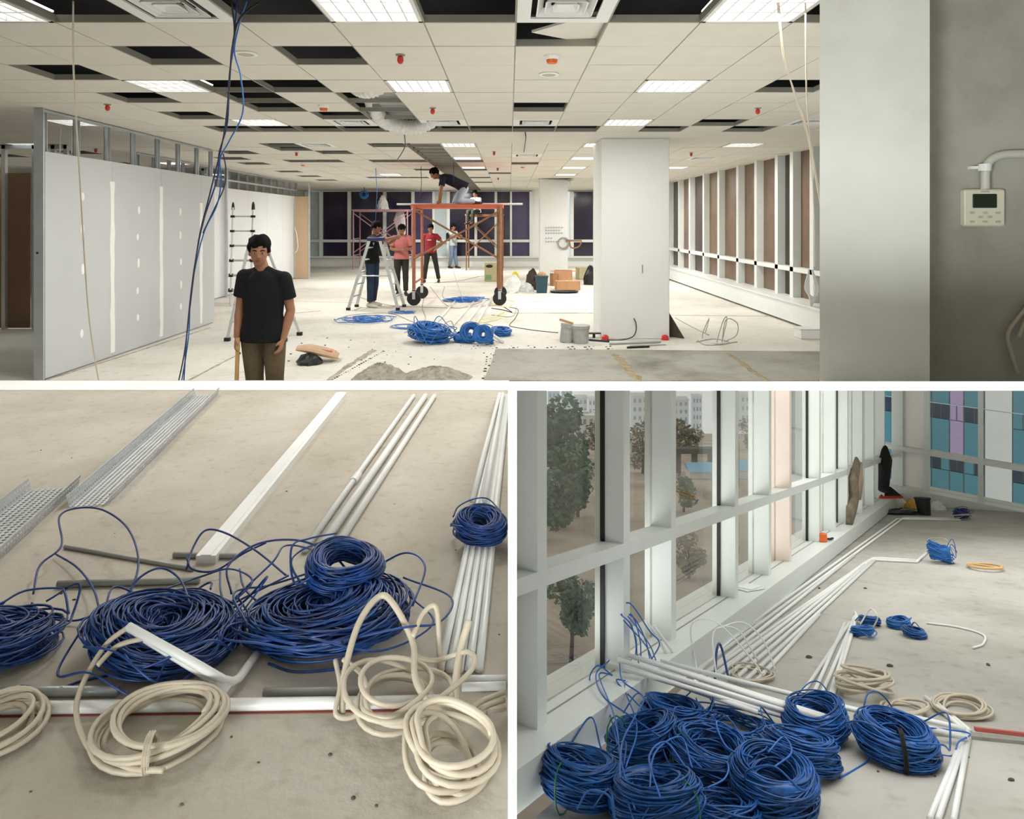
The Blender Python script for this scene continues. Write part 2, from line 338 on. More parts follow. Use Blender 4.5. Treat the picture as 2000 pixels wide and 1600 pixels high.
lamp_B = {(0, -2), (4, -2), (8, -2), (0, 2), (4, 2), (8, 2), (12, 2), (0, 6), (8, 6), (0, -14), (6, -13), (12, -6), (12, -14)}
diff_B = {(0, -6), (3, 0), (4, 6)}
b = MB(); Z = CEIL
b.bx(-14, -3, Z, 9, RA, Z + 0.02)                                        # plain ceiling behind the viewer
b.bx(-14, RA, Z, cx(-13), RA + 10 * T, Z + 0.02); b.bx(cx(9), RA, Z, 9, 27, Z + 0.02)
b.bx(-14, RA + 10 * T, Z, cx(9), RB, Z + 0.02); b.bx(-14, RB, Z, cx(-24), 27, Z + 0.02); b.bx(cx(-24), RB + 28 * T, Z, cx(9), 27, Z + 0.02)
ceiling = struct('ceiling', b, M_tile)
g = 0.005
tb = MB(); tb.box((0, 0, 0.008), (T - 2 * g, T - 2 * g, 0.016)); tile_me = tb.mesh('ceiling_tile', M_tile)
for r in range(10):
    for k in range(-13, 9):
        if (r, k) in open_A or (r, k) in lamp_A or (r, k) in diff_A: continue
        o = bpy.data.objects.new('ceiling_tile', tile_me); link(o); o.parent = ceiling
        o.location = (cx(k) + T / 2, RA + (r + .5) * T, Z + rnd.uniform(0, 0.003)); o.rotation_euler = (rnd.uniform(-.002, .002), rnd.uniform(-.002, .002), 0)
# a tile pushed up and lying askew over the opening beside the diffuser
o = bpy.data.objects.new('ceiling_tile', tile_me); link(o); o.parent = ceiling; o.location = (cx(0) + 0.50, RA + 1.55 * T, Z + 0.045); o.rotation_euler = (0.0, -0.05, 0.75)
tf = MB()
for r in range(28):
    for k in range(-24, 9):
        if (r, k) in open_B or (r, k) in lamp_B or (r, k) in diff_B: continue
        tf.box((cx(k) + T / 2, RB + (r + .5) * T, Z + 0.008 + rnd.uniform(0, .004)), (T - 0.012, T - 0.012, 0.016))
o = part('far_tile_field', tf, M_tile, ceiling, kind='stuff')
gr = MB()
for k in range(-13, 10): gr.bx(cx(k) - .006, RA, Z + .004, cx(k) + .006, RA + 10 * T, Z + .05)
for r in range(11): gr.bx(cx(-13), RA + r * T - .006, Z + .004, cx(9), RA + r * T + .006, Z + .05)
for k in range(-24, 10): gr.bx(cx(k) - .006, RB, Z + .004, cx(k) + .006, RB + 28 * T, Z + .05)
for r in range(29): gr.bx(cx(-24), RB + r * T - .006, Z + .004, cx(9), RB + r * T + .006, Z + .05)
part('ceiling_grid', gr, M_grid, ceiling, kind='stuff')
# hangers and dark pipes seen in the openings
# troffers: frame, glowing plate, louvre blades
def troffer(name_label, x, y, detail):
    t = thing('ceiling_light', name_label, 'ceiling light', (x, y, Z), 'fluorescent ceiling lights')
    h = T / 2 - 0.006; f = MB()
    for sx in (-1, 1): f.box((sx * (h - .012), 0, .03), (.024, 2 * h, .06)); f.box((0, sx * (h - .012), .03), (2 * h, .024, .06))
    part('lamp_frame', f, M_louvre, t)
    p = MB(); p.box((0, 0, .07), (2 * h, 2 * h, .01)); part('lamp_plate', p, M_lamp, t)
    if detail:
        for i in range(1, 3):
            v = MB(); v.box((0, -h + 2 * h * i / 3, .03), (2 * h - .05, .012, .05)); part('louvre_blade', v, M_louvre, t)
        for i in range(1, 6):
            v = MB(); v.box((-h + 2 * h * i / 6, 0, .03), (.008, 2 * h - .05, .045)); part('louvre_blade', v, M_louvre, t)
    return t
rown = ['nearest', 'second', 'third', 'fourth', 'fifth', 'sixth', 'seventh', 'eighth', 'ninth', 'tenth']
LA = {(0, -6): 'louvred ceiling light at the top left corner of the view', (0, -2): 'large louvred ceiling light left of centre in the nearest row', (0, 2): 'large louvred ceiling light in the nearest row beside the worn pillar',
      (4, -6): 'louvred ceiling light behind the hanging blue cables', (4, -2): 'louvred ceiling light above the scaffold beside the flexible duct', (4, 2): 'louvred ceiling light above the white column', (8, -6): 'louvred ceiling light left, just before the row of open cells',
      (8, 2): 'louvred ceiling light right above the top of the white column', (4, -10): 'ceiling light far left above the stud partition', (8, -10): 'ceiling light far left beyond the stud partition'}
for (r, k) in sorted(lamp_A):
    troffer(LA[(r, k)], cx(k) + T / 2, RA + (r + .5) * T, True)
LB = {-2: 'beside the exposed duct', 2: 'behind the white column', 6: 'near the right window wall', -14: 'left beyond the stud partition', -13: 'left above the white partition', -6: 'in the far left half'}
for (r, k) in sorted(lamp_B):
    troffer('ceiling light %s, %s row past the plain strip' % (LB[k], {0: 'first', 4: 'fifth', 6: 'seventh', 8: 'ninth', 12: 'thirteenth'}[r]), cx(k) + T / 2, RB + (r + .5) * T, r < 2)
def diffuser(label, x, y, detail=True):
    t = thing('air_diffuser', label, 'air vent', (x, y, Z), 'square ceiling air diffusers')
    h = T / 2 - .006; f = MB()
    for sx in (-1, 1): f.box((sx * (h - .04), 0, .006), (.08, 2 * h, .012)); f.box((0, sx * (h - .04), .006), (2 * h - .16, .08, .012))
    part('diffuser_frame', f, M_white, t)
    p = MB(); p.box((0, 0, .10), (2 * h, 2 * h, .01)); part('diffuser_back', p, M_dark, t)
    for q in (0.8, 0.58, 0.36):
        v = MB(); a = (h - .07) * q; w = .035
        for s_ in (-1, 1):
            v.hexa([(s_ * a, -a, 0), (s_ * (a - .008), -a, 0), (s_ * (a - .008), a, 0), (s_ * a, a, 0)], [(s_ * (a - w), -a + w, .045), (s_ * (a - w - .006), -a + w, .045), (s_ * (a - w - .006), a - w, .045), (s_ * (a - w), a - w, .045)])
            v.hexa([(-a, s_ * a, 0), (a, s_ * a, 0), (a, s_ * (a - .008), 0), (-a, s_ * (a - .008), 0)], [(-a + w, s_ * (a - w), .045), (a - w, s_ * (a - w), .045), (a - w, s_ * (a - w - .006), .045), (-a + w, s_ * (a - w - .006), .045)])
        part('vane', v, M_white, t)
    c = MB(); c.box((0, 0, .03), (.09, .09, .01)); part('centre_plate', c, M_white, t)
    return t
DA = {(0, -4): 'square air diffuser at the top edge left of the hanging cables', (0, 0): 'large square air diffuser at the top centre', (8, 0): 'air diffuser before the open cells, centre', (8, -2): 'air diffuser before the open cells, behind the flexible duct', (8, 6): 'air diffuser beside the white hanging cables', (8, -4): 'slim air diffuser left of the flexible duct'}
for (r, k) in sorted(diff_A): diffuser(DA[(r, k)], cx(k) + T / 2, RA + (r + .5) * T)
DB = {(0, -6): 'distant air diffuser left of the exposed duct', (3, 0): 'distant air diffuser over the scaffold, at the end of a hanging wire', (4, 6): 'distant air diffuser near the window wall'}
for (r, k) in sorted(diff_B): diffuser(DB[(r, k)], cx(k) + T / 2, RB + (r + .5) * T)
# ducts over the ceiling
d = thing('air_duct', 'long galvanised air duct exposed through an open strip of ceiling', 'duct', (cx(-3) + T / 2, RB, Z + .06))
m = MB(); m.bx(-.25, 0.1, 0, .25, 15.6, .3); part('duct_body', m, M_duct, d)
for i in range(13):
    m = MB(); m.bx(-.27, .2 + i * 1.2, -.015, .27, .24 + i * 1.2, .32); part('duct_flange', m, M_galv, d)
d = thing('air_duct', 'short air duct over the open cells behind the flexible duct', 'duct', (cx(-3) + .3, RA + 5 * T, Z + .10))
m = MB(); m.bx(-.10, .05, .0, .25, 2.3, .25); part('duct_body', m, M_duct, d)
for i in range(4): m = MB(); m.bx(-.2, .2 + i * .55, -.02, .27, .26 + i * .55, .02); part('duct_strap', m, M_galv, d)
M_foil = mat('foil_duct', C(226, 226, 222), 0.4, 0.25, 0.08, 25)
def flex(label, ctrl, r):
    t = thing('flexible_duct', label, 'duct', ctrl[0])
    pts = smooth_path(ctrl, 26); rr = [r * (1 + .07 * math.sin(i * 1.6)) for i in range(len(pts))]
    m = MB(); m.tube(pts, rr, 14); part('duct_hose', m, M_foil, t, world=True, smooth=True)
    for e in (0, -1):
        q = MB(); a = np.array(pts[e]); c_ = np.array(pts[1 if e == 0 else -2]); dd = (c_ - a) / np.linalg.norm(c_ - a); q.tube([a - dd * .01, a + dd * .03], r * 1.1, 14); part('clamp_ring', q, M_galv, t, world=True)
xk = cx(-3)
flex('white foil flexible duct bending down out of the ceiling, nearer of two', [(xk + .05, RA + 6.2 * T, Z + .35), (xk + .15, RA + 5.6 * T, Z + .14), (xk + .33, RA + 5.4 * T, Z + .10), (xk + .5, RA + 5.7 * T, Z + .3)], .10)
flex('white foil flexible duct sagging below the ceiling, farther of two', [(xk + .05, RA + 7.4 * T, Z + .25), (xk + .12, RA + 8.2 * T, Z + .02), (xk + .42, RA + 8.7 * T, Z - .04), (xk + .72, RA + 8.5 * T, Z + .06), (xk + .75, RA + 7.6 * T, Z + .3)], .09)
# sprinklers, detectors and speakers
def on_ceiling(px, py): Y = F * 1.224 / (CY - py); return ((px - CX) / F * Y, Y, Z)
def sprinkler(px, py, label):
    t = thing('sprinkler', label, 'sprinkler', on_ceiling(px, py), 'red capped ceiling sprinklers')
    m = MB(); m.lathe([(.035, 0), (.035, -.006), (.012, -.01)], 14); part('escutcheon', m, M_grid, t)
    m = MB(); m.lathe([(.010, -.008), (.022, -.02), (.024, -.045), (.016, -.062), (.006, -.068)], 12); part('red_cap', m, M_red, t)
for a in ((782, 107, 'nearest red capped sprinkler, in the tile beside the large ceiling light'), (845, 211, 'red capped sprinkler between the flexible duct and the centre'), (1480, 211, 'red capped sprinkler at the right near the white hanging cables'), (210, 204, 'red capped sprinkler above the plasterboard partition'),
          (579, 297.5, 'small red sprinkler past the plain strip, left'), (965, 296, 'small red sprinkler past the plain strip, centre'), (1350, 298, 'small red sprinkler right of the white column'), (972, 328, 'tiny red sprinkler, second past the plain strip at centre'), (973, 347, 'tiny red sprinkler, third past the plain strip at centre'), (187, 290, 'red sprinkler left beyond the stud partition')): sprinkler(*a)
M_orange = mat('orange_plastic', C(222, 106, 40), 0.4, var=0.08)
def detector(px, py, label):
    t = thing('smoke_detector', label, 'smoke detector', on_ceiling(px, py), 'ceiling smoke detectors')
    m = MB(); m.lathe([(.062, 0), (.062, -.012), (.048, -.03)], 16); part('detector_base', m, M_white, t)
    m = MB(); m.lathe([(.043, -.03), (.036, -.055), (.02, -.058)], 16); part('detector_cover', m, M_orange, t)
detector(1078, 109, 'smoke detector with orange cover behind the dark opening'); detector(632, 206, 'smoke detector with orange cover left of the flexible duct'); detector(1021, 323.5, 'distant smoke detector over the scaffold'); detector(592, 319.5, 'distant smoke detector at the left')
M_spk = mat('speaker_grille', C(190, 184, 170), 0.7, var=0.05)
for px, py, lb in ((1072, 145, 'round ceiling speaker grille behind the smoke detector'), (480, 105, 'round ceiling speaker grille beside the hanging blue cables')):
    t = thing('ceiling_speaker', lb, 'speaker', on_ceiling(px, py), 'round ceiling speakers')
    m = MB(); m.lathe([(.085, .0), (.085, -.006), (.076, -.008)], 20); part('rim', m, M_white, t)
    m = MB(); m.lathe([(.076, -.006), (.04, -.010), (.005, -.011)], 20); part('grille', m, M_spk, t)
# ---------------------------------------------------------------- windows of the office
def win(name): o = bpy.data.objects.new(name, None); link(o); o['kind'] = 'structure'; RM[o.name] = Matrix.Identity(4); return o
w1 = win('window_1')
def bX(px): return (px - CX) / F * 26.4
edges = [(597, 603, 'p'), (625, 631, 'd'), (680, 686, 'd'), (749, 755, 'd'), (804, 810, 'd'), (845, 850, 'p'), (873, 879, 'd'), (927, 932, 'd'), (966, 971, 'd'), (996, 1000, 'd'), (1034, 1040, None), (1113, 1120, 'd'), (1158, 1170, None)]
zb, zt = 0.40, 2.87
for i, (a, c, k) in enumerate(edges):
    m = MB(); m.bx(bX(a), 26.28, zb, bX(c), 26.5, zt); part('mullion', m, M_frame, w1)
    if k is None: continue
    x0, x1 = bX(c), bX(edges[i + 1][0])
    for z0, z1 in ((zb, .93), (1.03, zt)):
        m = MB(); m.bx(x0 - .005, 26.42, z0, x1 + .005, 26.44, z1)
        part('pane', m, M_palepane if k == 'p' else (M_dkpane2 if i in (4, 9) else M_dkpane), w1)
m = MB(); m.bx(bX(597), 26.3, .93, bX(1040), 26.46, 1.03); part('transom', m, M_frame, w1)
m = MB(); m.bx(bX(1113), 26.3, .93, bX(1170), 26.46, 1.03); part('transom', m, M_frame, w1)
m = MB(); m.bx(bX(597), 26.15, .34, bX(1170), 26.5, .40); part('sill', m, M_frame, w1)
w2 = win('window_2')
fins = [23.9, 22.6, 21.25, 20.0, 18.8, 17.45, 16.2, 14.85, 13.75, 12.68, 12.0, 11.2, 10.2, 9.2, 8.2]
for i, y in enumerate(fins):
    m = MB(); m.bx(4.93, y - .07, .385, 5.10, y + .07, 2.93); part('mullion', m, M_frame, w2)
    y2 = fins[i - 1] - .07 if i else 26.3
    for z0, z1 in ((.385, .84), (.92, 2.93)):
        m = MB(); m.bx(5.07, y + .07, z0, 5.09, y2, z1); part('pane', m, M_brown2 if i in (5, 10, 3) else M_brown, w2)
    if i in (7, 9, 11):                                         # darker gap beside the blind
        m = MB(); m.bx(5.055, y + .07, .95, 5.068, y + .07 + (y2 - y) * .33, 2.3 if i != 9 else 2.9); part('blind_gap', m, M_dkpane, w2)
m = MB(); m.bx(4.93, YS, .84, 5.2, 26.3, .92); part('transom', m, M_frame, w2)
m = MB(); m.bx(4.66, YS, .36, 5.2, 26.3, .39); part('sill', m, M_frame, w2)
# ---------------------------------------------------------------- glazed wall of the ramp
w3 = win('window_3'); DV = Vector((.5883, .8086, 0)); NV = Vector((.8086, -.5883, 0))
A0 = Vector((-1.524, 0, 0))                                        # the sill's room side face: X = .7276 Y - 1.524
def wl(Y, p): return Vector((.7276 * Y - 1.524, Y, 0)) - NV * p    # p = distance behind that face (at the same station)
def strip(m, Y0, Y1, p0, p1, h0, h1):
    lo = [wl(Y0, p0), wl(Y0, p1), wl(Y1, p1), wl(Y1, p0)]
    m.hexa([(v.x, v.y, rz(v.y if False else v.y) + h0) for v in lo], [(v.x, v.y, rz(v.y) + h1) for v in lo])
def wtop(Y): return soff(Y) - TH if Y < YS - .05 else -0.097
YE = 9.66
m = MB(); 
lo = [wl(2.118, 0), wl(YE, 0), wl(YE, .42), Vector((.016, 2.70, 0))]; m.hexa([(v.x, v.y, rz(v.y) + .012) for v in lo], [(v.x, v.y, rz(v.y) + .15) for v in lo]); part('sill', m, M_frame, w3)
m = MB(); strip(m, 2.36, YE, .14, .147, .15, .152); part('sill_groove', m, M_grid, w3)
mull = [2.40, 2.937, 3.351, 4.135, 4.716, 5.16, 5.97, 6.51, 7.01, 7.72, 8.38, 9.1]
def station(Yc, p):
    """point whose room-face corner lies at Yc on the line .10 behind the sill face"""
    return Vector((.7276 * Yc - 1.648, Yc, 0)) - NV * p
pinkish = mat('window_frame_sunlit', C(240, 222, 212), 0.4, var=0.02)  # pink sunlight on one mullion put into its paint
for i, Y in enumerate(mull):
    a = station(Y, 0); c_ = a + DV * .06; e = c_ - NV * .14; f_ = a - NV * .14
    q = [a, c_, e, f_]
    if i == 0: q[2] = e = Vector((.016, 2.70, 0)); q[3] = f_ = Vector((.016, 2.46, 0))
    m = MB(); zt_ = wtop((a.y + e.y) / 2)
    m.hexa([(v.x, v.y, rz(v.y) + .14) for v in q], [(v.x, v.y, min(wtop(v.y), -0.097 if v.y > YS - .05 else 9)) for v in q])
    part('mullion', m, pinkish if i == 5 else M_frame, w3)
    if i + 1 < len(mull): a2 = station(mull[i + 1], 0)
    else: a2 = station(9.75, 0)
    g0 = c_ - NV * .10; g1 = a2 - NV * .10; g2 = g1 - NV * .012; g3 = g0 - NV * .012
    for h0, h1 in ((.15, .645), (.70, None)):
        m = MB(); q = [g0, g1, g2, g3]
        m.hexa([(v.x, v.y, rz(v.y) + h0) for v in q], [(v.x, v.y, (rz(v.y) + h1) if h1 else wtop(v.y)) for v in q])
        part('pane', m, M_clear, w3)
    if i in (0, 2, 5, 7):                                            # a deeper post beside the pane's far edge
        m = MB(); p0 = a2 - NV * .09; q = [p0 - DV * .008, p0, p0 - NV * .02, p0 - DV * .008 - NV * .02]
        m.hexa([(v.x, v.y, rz(v.y) + .15) for v in q], [(v.x, v.y, wtop(v.y)) for v in q]); part('gasket', m, M_black, w3)
m = MB(); lo = []
for Y, p in ((2.29, 0), (2.43, .11), (9.75, .11), (9.75, 0)): lo.append(station(Y, p))
m.hexa([(v.x, v.y, rz(v.y) + .643) for v in lo], [(v.x, v.y, rz(v.y) + .702) for v in lo]); part('transom', m, M_frame, w3)
# far end of the ramp: low wall, posts, panes
w4 = win('window_4'); BC = Vector((5.51, 9.67, 0)); zc = rz(9.4)
def bw(t, p): return BC + NV * t - (-DV) * p
def bwbox(m, t0, t1, p0, p1, z0, z1):
    q = [bw(t0, p0), bw(t1, p0), bw(t1, p1), bw(t0, p1)]
    m.hexa([(v.x, v.y, z0) for v in q], [(v.x, v.y, z1) for v in q])
m = MB(); bwbox(m, -.4, 3.4, 0, .3, zc - .5, zc + .16); part('sill', m, M_frame, w4)
posts = [(-.12, .02), (.275, .345), (.90, .96), (1.6, 1.68), (2.4, 2.48), (3.2, 3.3)]
for t0, t1 in posts: m = MB(); bwbox(m, t0, t1, .08, .2, zc + .14, -.10); part('mullion', m, M_frame, w4)
M_blindw = mat('white_panel', C(246, 240, 234), 0.6, var=0.01)
for i in range(len(posts) - 1):
    for z0, z1 in ((zc + .16, zc + .66), (zc + .72, -.10)):
        m = MB(); bwbox(m, posts[i][1], posts[i + 1][0], .14, .15, z0, z1); part('pane', m, M_blindw if i == 0 else M_clear, w4)
m = MB(); bwbox(m, -.3, 3.3, .06, .18, zc + .66, zc + .72); part('transom', m, M_frame, w4)
# ---------------------------------------------------------------- outdoors, seen through the ramp's panes
def gz(Y, H=11.0): return EYE - H - SL * Y
M_earth = concrete('dry_ground', C(170, 154, 136), C(134, 120, 102), C(192, 180, 164), 0.06, 0.9, speck=False)
b = MB(); b.hexa([(-60, 13, gz(13) - 1), (160, 13, gz(13) - 1), (420, 420, gz(420) - 1), (-120, 420, gz(420) - 1)], [(-60, 13, gz(13)), (160, 13, gz(13)), (420, 420, gz(420)), (-120, 420, gz(420))]); struct('ground', b, M_earth)
def GP(px, py, H=11.0):
    Y = F * H / (py - 812.0); return Vector(((px - CX) / F * Y, Y, gz(Y, H)))
M_leaf = mat('tree_leaves', C(84, 112, 86), 0.8, var=0.5, scale=0.8)
M_leaf2 = mat('dry_leaves', C(136, 128, 102), 0.8, var=0.35, scale=0.9)
M_bark = mat('bark', C(78, 66, 54), 0.9, var=0.2)
def tree(px, py, wpx, hpx, label, m, seed, dens=1100):
    base = GP(px, py); k = base.y / F; R = wpx * k / 2; H = hpx * k; q = random.Random(seed)
    t = thing('tree', label, 'tree', base, 'trees outside the ramp windows')
    tr = MB(); tr.loft([(0, 0, -.3), (R * .05, 0, H * .3), (0, R * .05, H * .62)], [(R * .09, R * .09), (R * .07, R * .07), (R * .04, R * .04)], n=8)
    for i in range(5):
        a = q.uniform(0, 6.28); tr.loft([(0, 0, H * .35), (math.cos(a) * R * .4, math.sin(a) * R * .4, H * q.uniform(.5, .75))], [(R * .04, R * .04), (R * .015, R * .015)], n=6)
    part('trunk', tr, m_b, t) if False else part('trunk', tr, M_bark, t)
    lf = MB(); blobs = [(q.uniform(-.55, .55) * R, q.uniform(-.55, .55) * R, H * q.uniform(.22, .84), R * q.uniform(.35, .6)) for _ in range(9)]
    for i in range(dens):
        bx_, by_, bz_, br = blobs[i % 9]; v = Vector((q.gauss(0, 1), q.gauss(0, 1), q.gauss(0, 1))).normalized() * br * q.uniform(.7, 1.05)
        c = Vector((bx_, by_, bz_)) + v; s = R * q.uniform(.07, .15)
        u = Vector((q.gauss(0, 1), q.gauss(0, 1), q.gauss(0, .6))).normalized() * s; w = u.cross(Vector((q.gauss(0, 1), q.gauss(0, 1), q.gauss(0, 1)))).normalized() * s * .6
        lf.add([c - u, c + w, c + u, c - w], [(0, 1, 2, 3)])
    part('foliage', lf, m, t, kind='stuff')
tree(1092, 925, 120, 150, 'big dark green tree outside the first tall pane', M_leaf, 1, 1700)
tree(1100, 1030, 130, 150, 'dark tree in front of the big one, lower in the first tall pane', M_leaf, 2, 1700)
tree(1128, 1010, 80, 120, 'dark tree at the right of the first tall pane before the bare slope', M_leaf, 11, 1100)
tree(1060, 1055, 90, 130, 'dark shrubby tree at the left edge of the first tall pane', M_leaf, 7, 1100)
tree(1115, 1300, 110, 190, 'dark tree behind the lowest pane near the blue cables', M_leaf, 3, 1300)
tree(1335, 1000, 60, 70, 'green tree below the blue roof in the third pane', M_leaf, 4, 900)
tree(1345, 1130, 70, 90, 'green tree behind the low pane by the white paper', M_leaf2, 5, 900)
tree(1165, 900, 60, 85, 'bare brownish tree at the right edge of the first tall pane', M_leaf2, 6, 700)
tree(1255, 925, 60, 110, 'bare brownish tree in the narrow second pane', M_leaf2, 8, 700)
tree(1340, 880, 70, 60, 'bare brownish tree behind the dark viaduct', M_leaf2, 9, 700)
tree(1470, 895, 60, 70, 'bare brownish tree in the fourth pane', M_leaf2, 10, 600)
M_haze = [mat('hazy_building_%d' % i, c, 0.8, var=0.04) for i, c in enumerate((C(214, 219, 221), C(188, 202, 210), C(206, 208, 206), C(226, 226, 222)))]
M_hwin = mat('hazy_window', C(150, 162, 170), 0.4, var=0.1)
def building(px, ptop, pbot, wpx, label, m, cols=3, rows=4, name='building'):
    base = GP(px, pbot); k = base.y / F; w = wpx * k; h = (pbot - ptop) * k
    t = thing(name, label, 'building', base, 'city buildings beyond the trees')
    v = MB(); v.bx(-w / 2, 0, -2, w / 2, w * .7, h); part('wall', v, m, t)
    v = MB(); v.bx(-w * .53, -.05 * w, h, w * .53, w * .75, h + .04 * h); part('roof', v, m, t)
    for i in range(cols):
        for j in range(rows):
            v = MB(); v.bx(-w / 2 + w * (i + .25) / cols, -.1, h * (j + .3) / rows, -w / 2 + w * (i + .72) / cols, .05, h * (j + .75) / rows); part('window', v, M_hwin, t)
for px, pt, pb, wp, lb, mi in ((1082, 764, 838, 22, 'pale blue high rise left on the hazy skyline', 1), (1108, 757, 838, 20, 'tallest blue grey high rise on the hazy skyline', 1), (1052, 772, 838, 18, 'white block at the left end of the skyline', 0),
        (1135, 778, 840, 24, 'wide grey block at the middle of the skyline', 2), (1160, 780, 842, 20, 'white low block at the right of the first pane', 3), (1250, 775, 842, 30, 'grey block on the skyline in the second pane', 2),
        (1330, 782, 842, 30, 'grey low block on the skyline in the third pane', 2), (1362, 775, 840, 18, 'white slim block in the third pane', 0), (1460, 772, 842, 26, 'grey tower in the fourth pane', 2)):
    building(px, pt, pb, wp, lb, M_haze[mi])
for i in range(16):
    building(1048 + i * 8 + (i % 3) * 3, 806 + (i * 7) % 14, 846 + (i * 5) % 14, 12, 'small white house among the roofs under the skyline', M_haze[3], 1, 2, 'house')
M_tower = mat('white_tower', C(226, 230, 230), 0.7, var=0.02)
M_twin = mat('tower_window', C(140, 152, 156), 0.4, var=0.1)
base = GP(1558, 868); k = base.y / F; t = thing('tower_block', 'white office tower with rows of small square windows, behind the ramp glazing', 'building', base)
w_, h_ = 52 * k, 130 * k
v = MB(); v.bx(-w_ / 2, 0, -2, w_ / 2, w_, h_); part('wall', v, M_tower, t)
for i in range(5):
    for j in range(9): v = MB(); v.bx(-w_ / 2 + w_ * (i + .25) / 5, -.12, h_ * (j + .3) / 9, -w_ / 2 + w_ * (i + .75) / 5, .05, h_ * (j + .72) / 9); part('window', v, M_twin, t)
M_blueroof = mat('blue_roof', C(120, 178, 208), 0.5, var=0.08); M_via = mat('viaduct_concrete', C(92, 90, 84), 0.9, var=0.1)
for px, py, wp, hp, lb in ((1372, 935, 50, 26, 'low white house with a blue roof in the third pane'), (1465, 935, 44, 30, 'low white house with a blue roof in the fourth pane')):
    base = GP(px, py); k = base.y / F; t = thing('house', lb, 'building', base); w_, h_ = wp * k, hp * k
    v = MB(); v.bx(-w_ / 2, 0, -1, w_ / 2, w_ * .6, h_ * .6); part('wall', v, M_haze[3], t)
    v = MB(); v.hexa([(-w_ * .56, -w_ * .1, h_ * .55), (w_ * .56, -w_ * .1, h_ * .55), (w_ * .56, w_ * .7, h_ * .55), (-w_ * .56, w_ * .7, h_ * .55)], [(-w_ * .56, w_ * .3, h_), (w_ * .56, w_ * .3, h_), (w_ * .56, w_ * .34, h_), (-w_ * .56, w_ * .34, h_)]); part('roof', v, M_blueroof, t)
base = GP(1345, 925); k = base.y / F; t = thing('viaduct', 'dark concrete viaduct seen in the third pane', 'bridge', base)
v = MB(); v.bx(-30 * k, 0, 38 * k, 60 * k, 14 * k, 48 * k); part('deck', v, M_via, t)
for i in range(3): v = MB(); v.bx((-24 + i * 32) * k, 3 * k, -1, (-14 + i * 32) * k, 11 * k, 38 * k); part('pier', v, M_via, t)
# glazed facade opposite the far end of the ramp
M_teal = mat('teal_pane', C(86, 150, 168), 0.25, var=0.1, scale=0.5); M_teal2 = mat('teal_pane_dark', C(44, 62, 84), 0.2, var=0.2, scale=0.8); M_lilac = mat('lilac_panel', C(190, 170, 214), 0.5, var=0.04); M_fwhite = mat('facade_white', C(232, 238, 238), 0.6, var=0.02); M_fline = mat('facade_joint', C(196, 214, 220), 0.5, var=0.05)
FO = Vector((9.6, 22.6, -12.66)); FM = Matrix.Translation(FO) @ Matrix.Rotation(-math.atan2(.5883, .8086), 4, 'Z')
t = thing('glass_facade', 'tall teal glass facade with white piers opposite the far window', 'building', FM)
v = MB(); v.bx(-1.5, .12, 0, 13, 2.5, 10.5); part('wall', v, M_fwhite, t)
cols = [(2.2, 'T'), (2.65, 'W'), (3.2, 'T'), (3.68, 'T'), (4.13, 'L'), (4.48, 'T'), (4.98, 'W'), (5.62, 'T'), (6.1, 'T'), (6.6, 'T'), (7.1, 'W'), (7.9, 'T'), (8.4, 'T'), (8.9, 'W'), (9.6, 'T')]
for i in range(len(cols) - 1):
    x0, k = cols[i]; x1 = cols[i + 1][0]
    for j in range(7):
        z = j * 1.5
        if k == 'W': v = MB(); v.bx(x0 + .01, -.06, z + .01, x1 - .01, .12, z + 1.49); part('pier_panel', v, M_fwhite, t); continue
        v = MB(); v.bx(x0 + .015, 0, z + .015, x1 - .015, .12, z + 1.04); part('pane', v, M_lilac if k == 'L' and j > 4 else M_teal, t)
        half = (x0 + x1) / 2
        for a_, c_, dk in ((x0, half, (i + j) % 3 != 0), (half, x1, (i * 2 + j) % 3 != 1)):
            v = MB(); v.bx(a_ + .015, 0, z + 1.06, c_ - .015, .12, z + 1.485); part('pane', v, M_lilac if k == 'L' and j > 4 else (M_teal2 if dk else M_teal), t)
v = MB()
for j in range(8): v.bx(-1.5, -.02, j * 1.5 - .012, 9.6, .12, j * 1.5 + .012)
part('facade_rail', v, M_fline, t, kind='stuff')
# ---------------------------------------------------------------- cable coils
def ring_path(R, w, h, turns, r, seed, seg=30, wob=.05, flat=1.0):
    q = random.Random(seed); n = int(turns * 2) + 3; ku = []
    for i in range(n):
        a = q.uniform(0, 6.283); d = math.sqrt(.35 + .65 * q.random()); ku.append((d * math.cos(a), d * math.sin(a)))
    ph = [q.uniform(0, 6.28) for _ in range(3)]; out = []; N = int(turns * seg)
    for i in range(N + 1):
        t = i / N * turns; f = t * 2; k = int(f); u = f - k; u = u * u * (3 - 2 * u)
        du = ku[k][0] * (1 - u) + ku[k + 1][0] * u; dv = ku[k][1] * (1 - u) + ku[k + 1][1] * u
        th = t * 2 * PI; rad = (R - w) + w * du; rad *= 1 + wob * math.sin(2 * th + ph[0] + k * .15) + wob * .5 * math.sin(3 * th + ph[1])
        out.append((rad * math.cos(th), rad * math.sin(th) * flat, h / 2 + r + (h / 2) * dv + .15 * h * math.sin(th + ph[2])))
    for p in range(len(out)):
        if out[p][2] < r: out[p] = (out[p][0], out[p][1], r)
    return out
